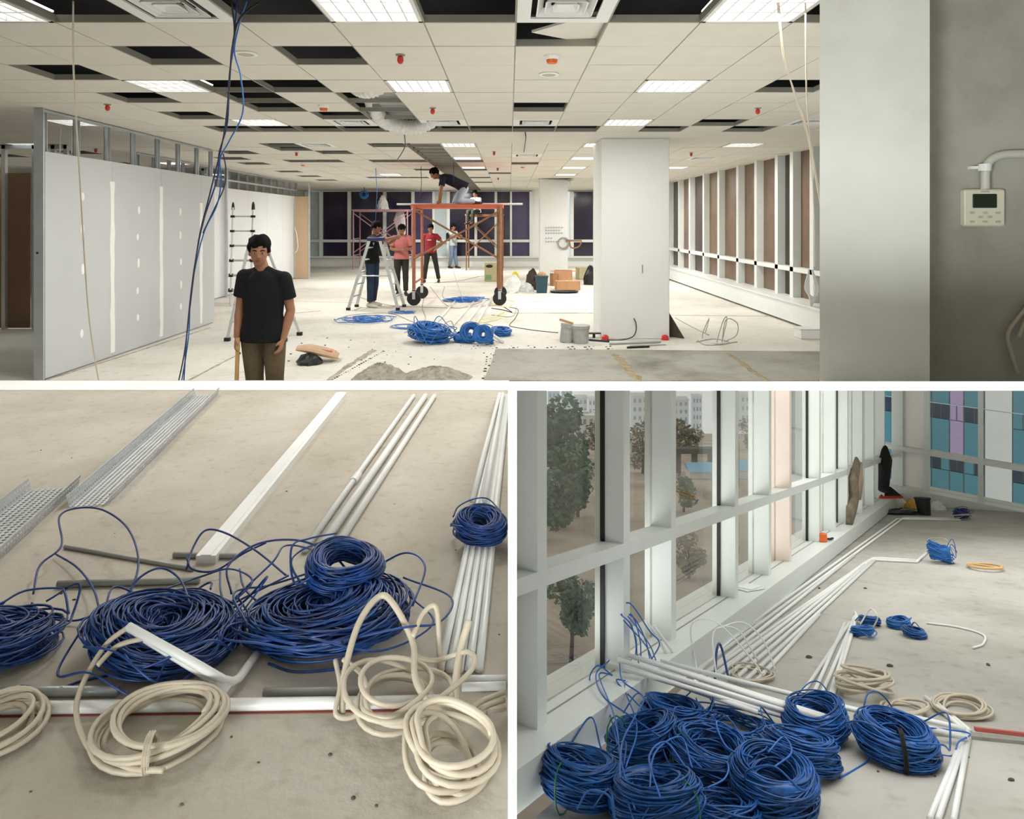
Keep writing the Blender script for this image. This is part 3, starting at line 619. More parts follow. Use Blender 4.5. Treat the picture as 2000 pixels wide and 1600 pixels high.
def coil(M, R, w, h, turns, r, seed, m, label, cat='cable coil', group=None, wob=.05, core=None, tie=None, loops=0, flat=1.0, n=4, seg=30, name='cable_coil'):
    t = thing(name, label, cat, M, group); turns = turns * (2.5 if core == 1 else 2.0 if core == 2 else 1)
    b = MB(); b.tube(ring_path(R, w, h, turns, r, seed, seg, wob, flat), r, n)
    if core == 1:
        a = np.arange(28) * 2 * PI / 28; V = []; f = []
        for i in range(28):
            for j in range(8):
                q = 2 * PI * j / 8; rr = R - w + w * .5 * math.cos(q); V.append((rr * math.cos(a[i]), rr * math.sin(a[i]) * flat, h / 2 + h * .30 * math.sin(q) + .003))
        for i in range(28):
            for j in range(8): f.append((i * 8 + j, i * 8 + (j + 1) % 8, ((i + 1) % 28) * 8 + (j + 1) % 8, ((i + 1) % 28) * 8 + j))
        b.add(V, f)
    part('cable_bundle', b, m, t, smooth=True)
    q = random.Random(seed + 99)
    for i in range(loops):
        a = q.uniform(0, 6.28); c = []
        lr = R * q.uniform(.5, 1.0)
        for k in range(5):
            g = a + (k - 2) * q.uniform(.35, .6); rr = R * q.uniform(.85, 1.05) if k in (0, 4) else R * q.uniform(1.0, 1.45); zz = h * .8 if k in (0, 4) else h * q.uniform(.1, 1.3)
            c.append((rr * math.cos(g), rr * math.sin(g) * flat, max(zz, r)))
        lb = MB(); lb.tube(smooth_path(c, 8), r, n); part('loose_loop', lb, m, t, smooth=True)
    if tie:
        for a in tie[1]:
            c = []
            for k in range(13): g = 2 * PI * k / 12; c.append(((R - w + (w + r * 1.6) * math.cos(g)) * math.cos(a), ((R - w) + (w + r * 1.6) * math.cos(g)) * math.sin(a) * flat, max(.002, h / 2 + r + (h / 2 + r * 1.6) * math.sin(g))))
            tb_ = MB()
            for off in ((-.005, 0, .005) if tie[0] is not M_greentie else (0,)): tb_.tube([(p[0] - off * math.sin(a), p[1] + off * math.cos(a), p[2]) for p in c], .003, 4)
            part('cable_tie', tb_, tie[0], t)
    return t
M_greentie = mat('green_tie', C(40, 120, 72), 0.5, var=0.1); M_cyan = mat('blue_strand', C(36, 100, 184), 0.4, var=0.2, scale=20)
def rcoil(px, py, wpx, hh, turns, seed, label, **kw):
    """coil lying on the ramp with its base centred on a pixel"""
    p = FR(px, py); R = wpx / 2 / F * p.y
    return coil(RMAT(px, py), R, kw.pop('w', R * .27), hh, turns, kw.pop('r', .0032), seed, kw.pop('m', M_blue), label, group=kw.pop('group', None), **kw)
G3 = 'blue cable coils heaped at the foot of the ramp'
gt = lambda *a: (M_greentie, a)
rcoil(1137, 1566, 168, .135, 42, 1, 'blue cable coil against the white sill at the lower left of the ramp', core=1, tie=gt(4.0), loops=1, group=G3)
rcoil(1280, 1612, 186, .135, 44, 2, 'blue cable coil at the bottom edge of the ramp view, second from the sill', core=1, tie=gt(5.6), loops=2, group=G3)
rcoil(1256, 1484, 140, .135, 36, 3, 'blue cable coil under the hanging blue strands, behind the two lowest', core=1, tie=gt(3.3), loops=1, group=G3)
rcoil(1322, 1424, 128, .10, 34, 4, 'blue cable coil under the white conduit bundle by the sill', core=1, loops=2, wob=.09, group=G3)
rcoil(1395, 1515, 164, .12, 36, 5, 'wide blue cable coil in the middle of the heap', core=1, tie=gt(3.2), loops=3, wob=.08, group=G3)
rcoil(1440, 1440, 150, .06, 26, 6, 'tangled loose blue coil right of the conduit bundle', wob=.16, loops=4, group=G3)
rcoil(1514, 1578, 168, .135, 42, 7, 'blue cable coil at the lower right of the heap', core=1, loops=2, group=G3)
rcoil(1568, 1508, 144, .12, 38, 8, 'blue cable coil leaning over at the right side of the heap', core=1, loops=3, wob=.07, group=G3)
rcoil(1596, 1444, 124, .125, 38, 9, 'neat blue cable coil at the back right of the heap', core=1, loops=1, group=G3)
rcoil(1410, 1606, 150, .07, 26, 10, 'loose fanned blue coil cut by the bottom edge', wob=.14, loops=2, group=G3)
rcoil(1757, 1484, 150, .125, 40, 11, 'blue cable coil with a black tie, apart on the right', core=1, tie=(M_black, (4.4,)), loops=4, group=G3)
G4 = 'small blue coils by the bent conduits'
rcoil(1686, 1243, 42, .05, 12, 12, 'small blue coil nearest the bent white conduits', core=1, m=M_blue2, loops=1, group=G4); rcoil(1700, 1222, 40, .05, 12, 13, 'small blue coil under the white cable loop', core=1, loops=1, group=G4)
rcoil(1756, 1226, 44, .05, 12, 14, 'small blue coil, upper of the right pair', core=1, m=M_blue2, loops=1, group=G4); rcoil(1787, 1244, 44, .045, 12, 15, 'small blue coil, lower of the right pair', core=1, loops=1, group=G4)
rcoil(1838, 1100, 44, .16, 16, 16, 'blue coil at the end of the far conduit run', core=1, m=M_blue2, loops=2, wob=.12); rcoil(1880, 1014, 30, .12, 10, 17, 'blue coil farthest up the ramp', core=1, loops=2, m=M_navy, wob=.1)
rcoil(1838, 1083, 60, .12, 3, 18, 'tangle of thin white cable behind the blue coil on the far conduit run', m=M_cream, r=.002, wob=.3); rcoil(1878, 1018, 44, .08, 3, 19, 'thin white cable tangle farthest up the ramp', m=M_cream, r=.002, wob=.3)
G5 = 'cream cable coils beside the bent conduits'
rcoil(1692, 1362, 108, .11, 9, 20, 'thick stacked coil of cream cable behind the conduit corner', m=M_cream, r=.0065, wob=.03, n=6, group=G5); rcoil(1772, 1392, 100, .03, 4, 21, 'loose coil of cream cable in the conduit corner', m=M_cream, r=.0055, n=6, group=G5); rcoil(1880, 1392, 104, .045, 7, 22, 'flat coil of cream cable right of the conduit corner', m=M_cream, r=.0055, wob=.06, n=6, group=G5)
rcoil(1466, 1325, 110, .03, 5, 23, 'loose cream cable tangle under the white arcs', m=M_cream, r=.004, wob=.2, n=5)
M_tan = mat('tan_hose', C(206, 170, 116), 0.5, var=0.06)
rcoil(1926, 1112, 66, .02, 2, 24, 'tan ring of flexible hose lying on the ramp', m=M_tan, r=.008, n=6, name='hose_ring', cat='hose', wob=.02)
# conduits lying on the ramp
def rpath(pts, r): return [FR(p[0], p[1], (p[2] if len(p) > 2 else 0) + r) for p in pts]
def conduit(pts, r, label, m=None, group=None, frame=rpath, name='conduit', n=8, sm=1):
    b = MB(); P = frame(pts, r)
    if sm > 1: P = smooth_path(P, sm)
    Q = []
    for i, p in enumerate(P):                                     # short round bends at the corners
        if sm == 1 and 0 < i < len(P) - 1:
            a, c = Vector(P[i - 1]), Vector(P[i + 1]); p = Vector(p); d1 = (a - p); d2 = (c - p); k = min(.03, d1.length * .4, d2.length * .4)
            Q += [p + d1.normalized() * k, p + d1.normalized() * k * .3 + d2.normalized() * k * .3, p + d2.normalized() * k]
        else: Q.append(p)
    b.tube(Q, r, n); return solo(name, b, m or M_pvc, label, 'conduit' if name == 'conduit' else 'cable', group, smooth=True)
GC = 'white conduits running along the glazed wall'
for i, (x0, y0, x1, y1, x2, y2) in enumerate(((1340, 1310, 1752, 1014, 1876, 1016), (1352, 1316, 1764, 1012, 1872, 1013), (1372, 1322, 1700, 1093, 1790, 1098), (1385, 1326, 1706, 1090, 1793, 1095))):
    conduit([(x0, y0), (x1, y1), (x2, y2)], .010, 'white conduit along the glazed wall, %s from the sill, bent at its far end' % ('first', 'second', 'third', 'fourth')[i], group=GC)
for i, (x0, y0, x1, y1) in enumerate(((1402, 1318, 1690, 1098), (1418, 1322, 1697, 1096), (1436, 1326, 1703, 1095), (1455, 1330, 1709, 1094), (1474, 1334, 1600, 1200), (1360, 1330, 1668, 1085))):
    conduit([(x0, y0), (x1, y1)], .010, 'straight white conduit along the glazed wall, %s' % ('leftmost to the nearer bend', 'second to the nearer bend', 'third to the nearer bend', 'outermost to the nearer bend', 'short one at the near end', 'long one nearest the sill')[i], group=GC)
conduit([(1790, 1098), (1812, 1078)], .010, 'short white conduit stub rising to the blue coil on the far run', group=GC)
GB = 'white conduit bundle from the sill across the heap'
for i, (x0, y0, x1, y1, h0, h1) in enumerate(((1186, 1290, 1480, 1392, .17, .07), (1196, 1284, 1500, 1384, .18, .07), (1206, 1288, 1600, 1410, .20, .05), (1228, 1280, 1640, 1414, .20, .05), (1250, 1286, 1690, 1424, .19, .04), (1290, 1292, 1890, 1442, .14, .02), (1218, 1306, 1560, 1408, .175, .045))):
    conduit([(x0, y0, h0), (x1, y1, h1)], .0095, 'white conduit leaning from the sill across the heap, %s' % ('lowest of the bundle', 'second lowest of the bundle', 'third of the bundle', 'fourth of the bundle', 'fifth of the bundle', 'longest, to the right-hand corner', 'shortest of the bundle')[i], group=GB)
conduit([(1322, 1310, .05), (1262, 1212, .30)], .007, 'thin white conduit propped upright against the sill, nearer', group=GB); conduit([(1338, 1306, .05), (1276, 1222, .28)], .007, 'thin white conduit propped upright against the sill, farther', group=GB)
GD = 'bent white conduits on the open ramp'
for i, pts in enumerate((((1660, 1216), (1564, 1360), (1890, 1438)), ((1650, 1218), (1584, 1366)), ((1672, 1200), (1602, 1362)), ((1668, 1206), (1618, 1368)), ((1670, 1196), (1674, 1205), (1622, 1372)))):
    conduit(list(pts), .009, 'white conduit beside the small blue coils, %s' % ('bent toward the right-hand corner', 'leftmost straight one', 'second straight one', 'third straight one', 'outermost, with an upturned end')[i], group=GD)
GE = 'white conduits at the lower right corner of the ramp'
for i, pts in enumerate((((1884, 1434), (1816, 1600)), ((1888, 1436), (1832, 1602)), ((1892, 1440), (1862, 1604)), ((1808, 1362), (1892, 1434)), ((1820, 1366), (1894, 1428)), ((1760, 1396, .02), (1886, 1424, .02)))):
    conduit(list(pts), .0095, 'white conduit meeting at the right-hand corner, %s' % ('left of three going down', 'middle of three going down', 'right of three going down', 'inner of two going up', 'outer of two going up', 'short one across the cream coils')[i], group=GE)
M_ridge = concrete('floor_joint', C(150, 148, 140), C(128, 126, 118), C(166, 164, 156), 3.0)
b = MB(); P0, P1 = FR(1560, 1408), FR(2010, 1452); sd = Vector((0, .02, -.02 * SL))
b.hexa([P0 - sd, P1 - sd, P1 + sd, P0 + sd], [P0 - sd + RN * .012, P1 - sd + RN * .012, P1 + sd + RN * .012, P0 + sd + RN * .012]); struct('trim_3', b, M_ridge)
M_redline = mat('red_marking', C(182, 96, 88), 0.7, var=0.1)
b = MB(); P0, P1 = FR(1905, 1428), FR(2010, 1440); sd = Vector((0, .006, -.006 * SL)); b.hexa([P0 - sd, P1 - sd, P1 + sd, P0 + sd], [P0 - sd + RN * .014, P1 - sd + RN * .014, P1 + sd + RN * .014, P0 + sd + RN * .014]); solo('chalk_line', b, M_redline, 'red snapped line on the ramp floor right of the conduit corner', 'marking')
# loose cables on the ramp
def cable(ctrl, r, label, m, frame=rpath, group=None, n=5, seg=10):
    b = MB(); b.tube(smooth_path(frame(ctrl, r), seg), r, n); return solo('loose_cable', b, m, label, 'cable', group, smooth=True)
GL = 'blue strands over the conduit bundle'
cable([(1212, 1186, .40), (1232, 1180, .42), (1268, 1232, .3), (1288, 1258, .24), (1270, 1300, .10), (1306, 1330, .05)], .003, 'blue strand arching highest against the window mullion', M_cyan, group=GL)
cable([(1216, 1210, .34), (1240, 1240, .30), (1246, 1290, .18), (1262, 1330, .04)], .003, 'blue strand hanging down below the highest one', M_cyan, group=GL)
cable([(1218, 1212, .36), (1262, 1262, .22), (1284, 1310, .10), (1330, 1340, .04)], .003, 'blue strand slanting right toward the conduits', M_cyan, group=GL)
cable([(1196, 1320, .16), (1168, 1300, .2), (1152, 1330, .14), (1186, 1380, .1), (1212, 1480, .1), (1224, 1530, .1)], .003, 'blue strand looping left over the sill into the heap', M_cyan, group=GL)
cable([(1196, 1318, .17), (1170, 1320, .16), (1200, 1400, .14), (1216, 1500, .12), (1240, 1580, .1)], .003, 'blue strand falling from the conduit ends to the bottom coil', M_cyan, group=GL)
cable([(1222, 1330, .15), (1204, 1330, .15), (1240, 1370, .12), (1300, 1430, .1), (1370, 1500, .12)], .003, 'blue strand falling over the middle of the heap', M_cyan, group=GL)
cable([(1250, 1330, .13), (1220, 1340, .14), (1244, 1420, .12), (1222, 1500, .11)], .003, 'blue strand swinging above the second coil', M_cyan, group=GL)
cable([(1268, 1550, .12), (1280, 1470, .16), (1330, 1440, .14), (1352, 1500, .12)], .003, 'blue loop standing over the heap centre', M_cyan, group=GL)
cable([(1380, 1480, .1), (1420, 1490, .12), (1416, 1520, .1), (1380, 1540, .09)], .003, 'small blue loop in the middle of the heap', M_cyan, group=GL)
cable([(1640, 1520), (1690, 1490), (1706, 1466, .02)], .003, 'blue strand lying between the heap and the tied coil', M_cyan)
cable([(1822, 1470), (1860, 1476), (1872, 1450, .03), (1892, 1432, .03), (1800, 1420, .05)], .003, 'blue strand from the tied coil to the conduit corner', M_cyan)
for i, (dx, dy) in enumerate(((0, 0), (6, 4), (-4, 8), (10, 12))):
    cable([(1216 + dx, 1192 + dy, .38), (1236 + dx, 1204 + dy * 2, .34), (1250 + dx * 2, 1250 + dy, .24), (1254 + dx * 3, 1296, .12), (1276 + dx * 3, 1330, .05)], .003, 'blue strand in the spray beside the window mullion, %s' % ('first', 'second', 'third', 'fourth')[i], M_cyan, group=GL)
for i, pts in enumerate((((1190, 1290, .19), (1164, 1318, .18), (1178, 1360, .16), (1230, 1398, .14), (1290, 1440, .12)), ((1210, 1296, .19), (1216, 1330, .18), (1256, 1362, .16), (1240, 1400, .14), (1216, 1450, .14), (1210, 1520, .13)), ((1290, 1560, .15), (1268, 1480, .2), (1300, 1450, .2), (1340, 1500, .15)), ((1500, 1470, .14), (1530, 1440, .16), (1546, 1470, .15), (1510, 1500, .14)), ((1440, 1430, .1), (1400, 1410, .14), (1420, 1460, .13), (1470, 1480, .13)), ((1128, 1580, .14), (1150, 1545, .2), (1190, 1556, .18), (1200, 1600, .12)))):
    cable(list(pts), .003, 'blue strand straying over the heap, %s' % ('from the conduit ends to the back', 'looping down between the left coils', 'arching over the second coil', 'looped over the right coils', 'curled behind the middle coil', 'curled over the lowest left coil')[i], M_cyan, group=GL)
GA = 'white cables arching over the conduits'
cable([(1362, 1310, .02), (1350, 1222, .22), (1400, 1216, .24), (1470, 1290, .08), (1490, 1320, .02)], .004, 'white cable arch nearest the sill', M_pvc, group=GA)
cable([(1400, 1330, .02), (1394, 1236, .20), (1440, 1230, .2), (1480, 1290, .06)], .004, 'white cable arch in the middle', M_pvc, group=GA)
cable([(1400, 1228, .22), (1450, 1216, .22), (1490, 1250, .14), (1515, 1310, .02)], .004, 'white cable arch farthest right', M_pvc, group=GA)
cable([(1396, 1330, .02), (1400, 1270, .12), (1408, 1262, .12), (1424, 1330, .02)], .006, 'pair of blue and white cable ends standing among the conduits', M_navy)
cable([(1810, 1217), (1870, 1225), (1920, 1240), (1920, 1258), (1900, 1266)], .006, 'white cable trailing in a hook to the right of the small coils', M_pvc)
cable([(1680, 1220, .02), (1700, 1190, .10), (1714, 1205, .08), (1706, 1225, .01)], .004, 'white cable loop standing over the small blue coils', M_pvc)
# things on the sill and at the far corner
M_paper = mat('paper', C(240, 242, 242), 0.8, var=0.01)
def sill_pt(px, py):
    h = HR - .152; Y = F * h / (py - 812.0); return Vector(((px - CX) / F * Y, Y, EYE - h - SL * Y))
p = sill_pt(1464, 1150); t = thing('paper_sheet', 'white paper lying on the window sill', 'paper', Matrix.Translation(p) @ RROT @ Matrix.Rotation(.5, 4, 'Z'))
m = MB(); m.box((0, 0, .003), (.16, .11, .004)); part('lower_sheet', m, M_paper, t); m = MB(); m.box((.02, .01, .008), (.14, .10, .003), Matrix.Rotation(.25, 4, 'Z')); part('upper_sheet', m, M_paper, t)
p = sill_pt(1607, 1058); t = thing('tape_measure', 'orange tape measure with black strap on the sill', 'tool', Matrix.Translation(p) @ RROT)
m = MB(); m.lathe([(.035, 0), (.04, .01), (.04, .06), (.03, .07)], 14); part('case', m, M_orange, t); m = MB(); m.tube([(.04, .0, .02), (.09, .05, .012), (.13, .09, .012)], .010, 6); part('strap', m, M_black, t)
M_rag = mat('brown_rag', C(128, 116, 98), 0.9, var=0.3, scale=14, bump=.5, bscale=40); M_blackcloth = mat('black_cloth', C(22, 23, 26), 0.9, var=0.3)
def hang(name, label, cat, top_px, pts, m, wid):
    P = [station(Y, -.03) + Vector((0, 0, z)) for Y, z in pts]; b = MB(); b.loft(P, wid, side=tuple(DV), n=12); return solo(name, b, m, label, cat, smooth=True)
def st(px): return 1.648 / (.7276 - (px - CX) / F)
def hz(px, py): Y = st(px); return Y, EYE - (py - CY) / F * Y
hang('hanging_bag', 'brown canvas strap bag hanging from the window transom', 'bag', 0, [hz(1668, 905), hz(1660, 940), hz(1662, 970), hz(1656, 995), hz(1652, 1024)], M_rag, [(.10, .03), (.12, .05), (.10, .05), (.09, .05), (.06, .03)])
hang('hanging_strap', 'pale strap hanging beside the brown canvas bag', 'strap', 0, [hz(1674, 905), hz(1674, 940), hz(1672, 975)], mat('pale_strap', C(176, 162, 140), .9), [(.07, .02), (.08, .03), (.05, .02)])
hang('hanging_cloth', 'black jacket hanging at the last window before the corner', 'clothing', 0, [hz(1722, 890), hz(1724, 900), hz(1722, 930), hz(1720, 958)], M_blackcloth, [(.16, .05), (.20, .08), (.15, .07), (.14, .06)])
p = sill_pt(1734, 972); t = thing('tool_bag', 'black tool bag with red base on the sill end', 'bag', Matrix.Translation(p) @ RROT)
m = MB(); m.hexa([(-.14, -.1, .03), (.14, -.1, .03), (.14, .1, .03), (-.14, .1, .03)], [(-.05, -.06, .16), (.03, -.06, .14), (.03, .06, .14), (-.05, .06, .16)]); part('bag_body', m, M_blackcloth, t); m = MB(); m.box((0, 0, .015), (.3, .22, .03)); part('bag_base', m, M_red, t)
p = FR(1806, 1006); t = thing('bucket', 'black bucket at the far corner of the ramp', 'bucket', Matrix.Translation(p) @ RROT)
m = MB(); m.lathe([(.07, 0), (.09, .2), (.08, .2), (.065, .01)], 18); part('pail', m, M_black, t); m = MB(); m.lathe([(.096, .185), (.096, .205), (.088, .205)], 18); part('rim', m, M_black, t)
def heap(name, label, cat, px, py, dims, m, seed, frame=FR, rot=None):
    q = random.Random(seed); p = frame(px, py); b = MB(); M = Matrix.Translation(p) @ (rot if rot is not None else RROT)
    pts = []; nr, ns = 6, 18
    for i in range(nr):
        t_ = i / (nr - 1)
        for j in range(ns):
            a = 2 * PI * j / ns; k = math.cos(t_ * PI / 2) * q.uniform(.82, 1.08); pts.append(tuple(M @ Vector((dims[0] * k * math.cos(a), dims[1] * k * math.sin(a), dims[2] * math.sin(t_ * PI / 2) * q.uniform(.8, 1.1) if i else 0))))
    b.add(pts, [(i * ns + j, i * ns + (j + 1) % ns, (i + 1) * ns + (j + 1) % ns, (i + 1) * ns + j) for i in range(nr - 1) for j in range(ns)] + [tuple(range(ns - 1, -1, -1)), tuple(range((nr - 1) * ns, nr * ns))])
    return solo(name, b, m, label, cat, smooth=False)
M_sheet = mat('black_plastic', C(30, 32, 34), 0.35, var=0.3); M_wbag = mat('white_sack', C(228, 230, 228), 0.6, var=0.06, bump=.4, bscale=20); M_yel = mat('yellow_plastic', C(222, 168, 60), 0.5, var=0.1)
heap('plastic_sheet', 'crumpled black plastic sheet at the far corner of the ramp', 'sheet', 1764, 1004, (.30, .14, .07), M_sheet, 1)
heap('sack', 'white sack on the black sheet beside the sill', 'bag', 1756, 992, (.12, .08, .14), M_wbag, 2); heap('sack', 'white sack right of the black bucket', 'bag', 1832, 996, (.10, .08, .11), M_wbag, 3); heap('hard_hat', 'yellow hard hat on the black sheet by the bucket', 'hat', 1780, 996, (.08, .09, .13), M_yel, 4)
# ---------------------------------------------------------------- the platform: trays, conduits, coils
def ppath(pts, r): return [FP(p[0], p[1], (p[2] if len(p) > 2 else 0) + r) for p in pts]
def perforated(mb, o, u, v, nu, nv, cell, hole=.46):
    """sheet of nu x nv cells, each with a diamond hole"""
    V = []; f = []; k = 0
    for i in range(nu):
        for j in range(nv):
            c0 = o + u * (i * cell) + v * (j * cell); c = [c0, c0 + u * cell, c0 + (u + v) * cell, c0 + v * cell]; m = c0 + (u + v) * (cell / 2); h = cell * hole
            d = [m - v * h * .8, m + u * h, m + v * h * .8, m - u * h]
            V += c + d
            for e in range(4):
                n_ = (e + 1) % 4
                f.append((k + e, k + n_, k + 4 + e)); f.append((k + n_, k + 4 + n_, k + 4 + e))
            k += 8
    mb.add([tuple(p) for p in V], f)
def tray(label, x0, y0, x1, y1, width, fl, cell):
    a, c = Vector((x0, y0, PLAT + .004)), Vector((x1, y1, PLAT + .004)); L = (c - a).length; u = (c - a) / L; v = Vector((-u.y, u.x, 0)); up = Vector((0, 0, 1))
    t = thing('cable_tray', label, 'cable tray', a, 'perforated steel cable trays'); nu = int(L / cell); nv = int(width / cell); o = a - v * (nv * cell / 2)
    b = MB(); perforated(b, o, u, v, nu, nv, cell); part('perforated_base', b, M_galv, t, world=True)
    for s in (0, 1):
        e = o + v * (nv * cell * s); w = (v * (1 if s else -1) * .25 + up).normalized(); n_ = max(2, int(fl / cell))
        b = MB(); perforated(b, e, u, w, nu, n_, cell, .34); q = e + w * (n_ * cell)
        b.hexa([q, q + u * (nu * cell), q + u * (nu * cell) + v * .004, q + v * .004], [q + up * .006, q + u * (nu * cell) + up * .006, q + u * (nu * cell) + v * .004 + up * .006, q + v * .004 + up * .006])
        part('tray_flange', b, M_galv, t, world=True)
tray('galvanised perforated cable tray running up to the platform edge', -1.70, 2.77, -2.015, 4.58, .14, .055, .020)
tray('galvanised perforated cable tray at the left edge of the platform', -1.70, 1.75, -1.965, 2.98, .20, .055, .0225)
a, c = FP(402, 1102, 0), FP(667, 775, 0); u = (c - a).normalized(); v = Vector((-u.y, u.x, 0)) * .033; up = Vector((0, 0, .028))
t = thing('cable_trunking', 'wide flat white trunking running from the blue coils to the platform edge', 'trunking', a)
b = MB(); b.hexa([a - v, c - v, c + v, a + v], [a - v + up, c - v + up, c + v + up, a + v + up]); part('channel', b, M_pvc, t, world=True)
b = MB(); b.hexa([a - v * .55 + up, c - v * .55 + up, c + v * .55 + up, a + v * .55 + up], [a - v * .5 + up * 1.12, c - v * .5 + up * 1.12, c + v * .5 + up * 1.12, a + v * .5 + up * 1.12]); part('lid', b, M_pvc, t, world=True)
G6 = 'three white conduits beside the trunking'
for i, (x0, y0, x1, y1) in enumerate(((594, 1075, 808, 773), (617, 1083, 831, 773), (650, 1078, 849, 773))):
    conduit([(x0, y0), (x1, y1)], (.013, .017, .014)[i], 'white conduit of the three beside the trunking, %s' % ('left, with a coupling', 'thick middle one', 'right')[i], group=G6, frame=ppath)
b = MB(); P0, P1 = FP(690, 941, .013), FP(700, 927, .013); b.tube([P0, P1], .0175, 10); solo('conduit_coupling', b, M_pvc, 'short white coupling sleeve joining the left conduit', 'conduit')
G7 = 'white conduit bundle beside the low wall'
for i in range(5):
    xa = -.176 + i * .0245; xb = -.052 + i * .011
    b = MB(); b.tube([(xa, 1.745, PLAT + .0125), (xb, 4.5, PLAT + .0125)], .0118, 8); solo('conduit', b, M_pvc, 'white conduit in the bundle by the low wall, %s' % ('leftmost', 'second from left', 'middle one', 'second from right', 'rightmost')[i], 'conduit', G7, smooth=True)
for i in range(2):
    xa = -.150 + i * .05; b = MB(); b.tube([(xa, 2.75, PLAT + .035), (xa * .42, 4.45, PLAT + .035)], .0118, 8); solo('conduit', b, M_pvc, 'white conduit lying on top of the bundle by the low wall, %s' % ('left one', 'right one')[i], 'conduit', G7, smooth=True)
conduit([(-30, 1384), (430, 1377), (860, 1370)], .0135, 'long white pipe across the platform in front of the blue coils', frame=ppath, n=10, sm=3)
conduit([(-20, 1352), (150, 1350), (230, 1350)], .012, 'grey galvanised pipe at the left behind the long white pipe', M_galv, frame=ppath)
conduit([(515, 1352), (712, 1350)], .010, 'short grey conduit lying behind the long white pipe', M_greypvc, frame=ppath)
conduit([(902, 1342), (988, 1340)], .010, 'white conduit stub at the foot of the bundle, nearer', frame=ppath); conduit([(908, 1327), (988, 1326)], .009, 'white conduit stub at the foot of the bundle, farther', frame=ppath)
conduit([(113, 1141), (390, 1133)], .011, 'pale horizontal conduit behind the left blue coils', M_greypvc, frame=ppath); conduit([(126, 1068), (378, 1112)], .007, 'thin grey conduit slanting between tray and trunking', M_greypvc, frame=ppath); conduit([(339, 1084), (462, 1086)], .0095, 'short grey conduit across the end of the trunking', M_greypvc, frame=ppath)
conduit([(250, 1224, .145), (380, 1296, .085), (456, 1340, .012), (506, 1272, .004)], .0105, 'bent cream conduit propped over the blue coil with a hooked end', frame=ppath); conduit([(285, 1247, .125), (448, 1347, .012)], .0105, 'straight cream conduit propped beside the bent one', M_pvc, frame=ppath)
def pcoil(px, py, R, hh, turns, seed, label, lift=0, tilt=(0, 0), **kw):
    p = FP(px, py) + Vector((0, 0, lift)); M = Matrix.Translation(p) @ Matrix.Rotation(tilt[0], 4, 'X') @ Matrix.Rotation(tilt[1], 4, 'Y')
    return coil(M, R, kw.pop('w', R * .3), hh, turns, kw.pop('r', .0032), seed, kw.pop('m', M_navy2), label, **kw)
M_navy2 = mat('royal_blue_cable', C(22, 60, 122), 0.36, var=0.5, scale=26)
G8 = 'blue cable coils on the platform'
pcoil(8, 1282, .14, .10, 46, 31, 'blue cable coil cut by the left edge of the platform', wob=.14, loops=4, core=2, group=G8, w=.085)
pcoil(322, 1272, .20, .11, 85, 32, 'big loose blue cable coil behind the propped cream conduits', wob=.08, loops=7, core=2, group=G8, w=.10, flat=.85)
pcoil(645, 1236, .235, .11, 95, 33, 'widest tangled blue cable coil in the middle of the platform', wob=.08, loops=7, core=2, group=G8, w=.13, flat=.85)
pcoil(672, 1186, .112, .09, 46, 34, 'neat small blue coil sitting on the wide tangled one', lift=.085, wob=.05, loops=2, core=1, group=G8, w=.032, tilt=(.25, .1))
pcoil(938, 1068, .096, .085, 44, 35, 'blue cable coil lying over the conduit bundle by the low wall', lift=.03, loops=2, core=1, group=G8, w=.035, wob=.05)
G9 = 'cream cord coils on the platform'
pcoil(316, 1440, .147, .055, 8, 36, 'cream cord coil tied at its front, in front of the long pipe', m=M_cream, r=.0062, w=.035, wob=.05, n=6, flat=.82, tie=(M_cream, (4.9,)), group=G9)
pcoil(-8, 1435, .105, .05, 6, 37, 'cream cord coil cut by the left edge of the platform', m=M_cream, r=.0062, w=.03, n=6, group=G9)
pcoil(772, 1390, .130, .08, 6, 38, 'loose cream cord coil behind the nearest one', m=M_cream, r=.0062, w=.035, wob=.09, n=6, group=G9, loops=1)
pcoil(874, 1520, .116, .10, 8, 39, 'nearest cream cord coil at the foot of the low wall', m=M_cream, r=.0066, w=.04, wob=.10, n=6, group=G9, flat=.85)
def pcable(c, r, l, m, group=None): return cable(c, r, l, m, frame=ppath, group=group, n=6)
G10 = 'blue cable loops standing off the coils'
pcable([(65, 1160, .01), (78, 1105, .04), (120, 1066, .06), (116, 1010, .10), (150, 993, .11), (200, 996, .11), (248, 1030, .10), (270, 1090, .08), (256, 1150, .05), (205, 1205, .03)], .0034, 'tall blue loop over the end of the cable tray', M_navy, G10)
pcable([(108, 1082, .01), (150, 1108, .02), (182, 1150, .03), (197, 1205, .04)], .0032, 'blue strand curving down from the tray to the left coil', M_navy2, G10)
pcable([(62, 1178, .01), (92, 1205, .01), (150, 1212, .01), (215, 1190, .04), (235, 1215, .07)], .0032, 'blue strand bowed low between the two left coils', M_navy2, G10)
pcable([(250, 1200, .06), (262, 1140, .1), (310, 1110, .12), (350, 1130, .11), (372, 1180, .10)], .0032, 'blue arch rising from the left of the big coil', M_navy2, G10)
pcable([(364, 1112, .03), (378, 1068, .06), (402, 1036, .09), (442, 1042, .09), (500, 1076, .08), (560, 1125, .08)], .0034, 'blue loop around the end of the trunking, upper', M_navy, G10)
pcable([(365, 1090, .05), (376, 1112, .03), (420, 1115, .02), (474, 1082, .05), (520, 1060, .07)], .0034, 'blue loop around the end of the trunking, lower', M_navy, G10)
pcable([(452, 1160, .05), (446, 1105, .09), (505, 1062, .11), (585, 1056, .11), (650, 1085, .11), (690, 1130, .11)], .0034, 'wide blue arch from the middle coil toward the conduits', M_navy, G10)
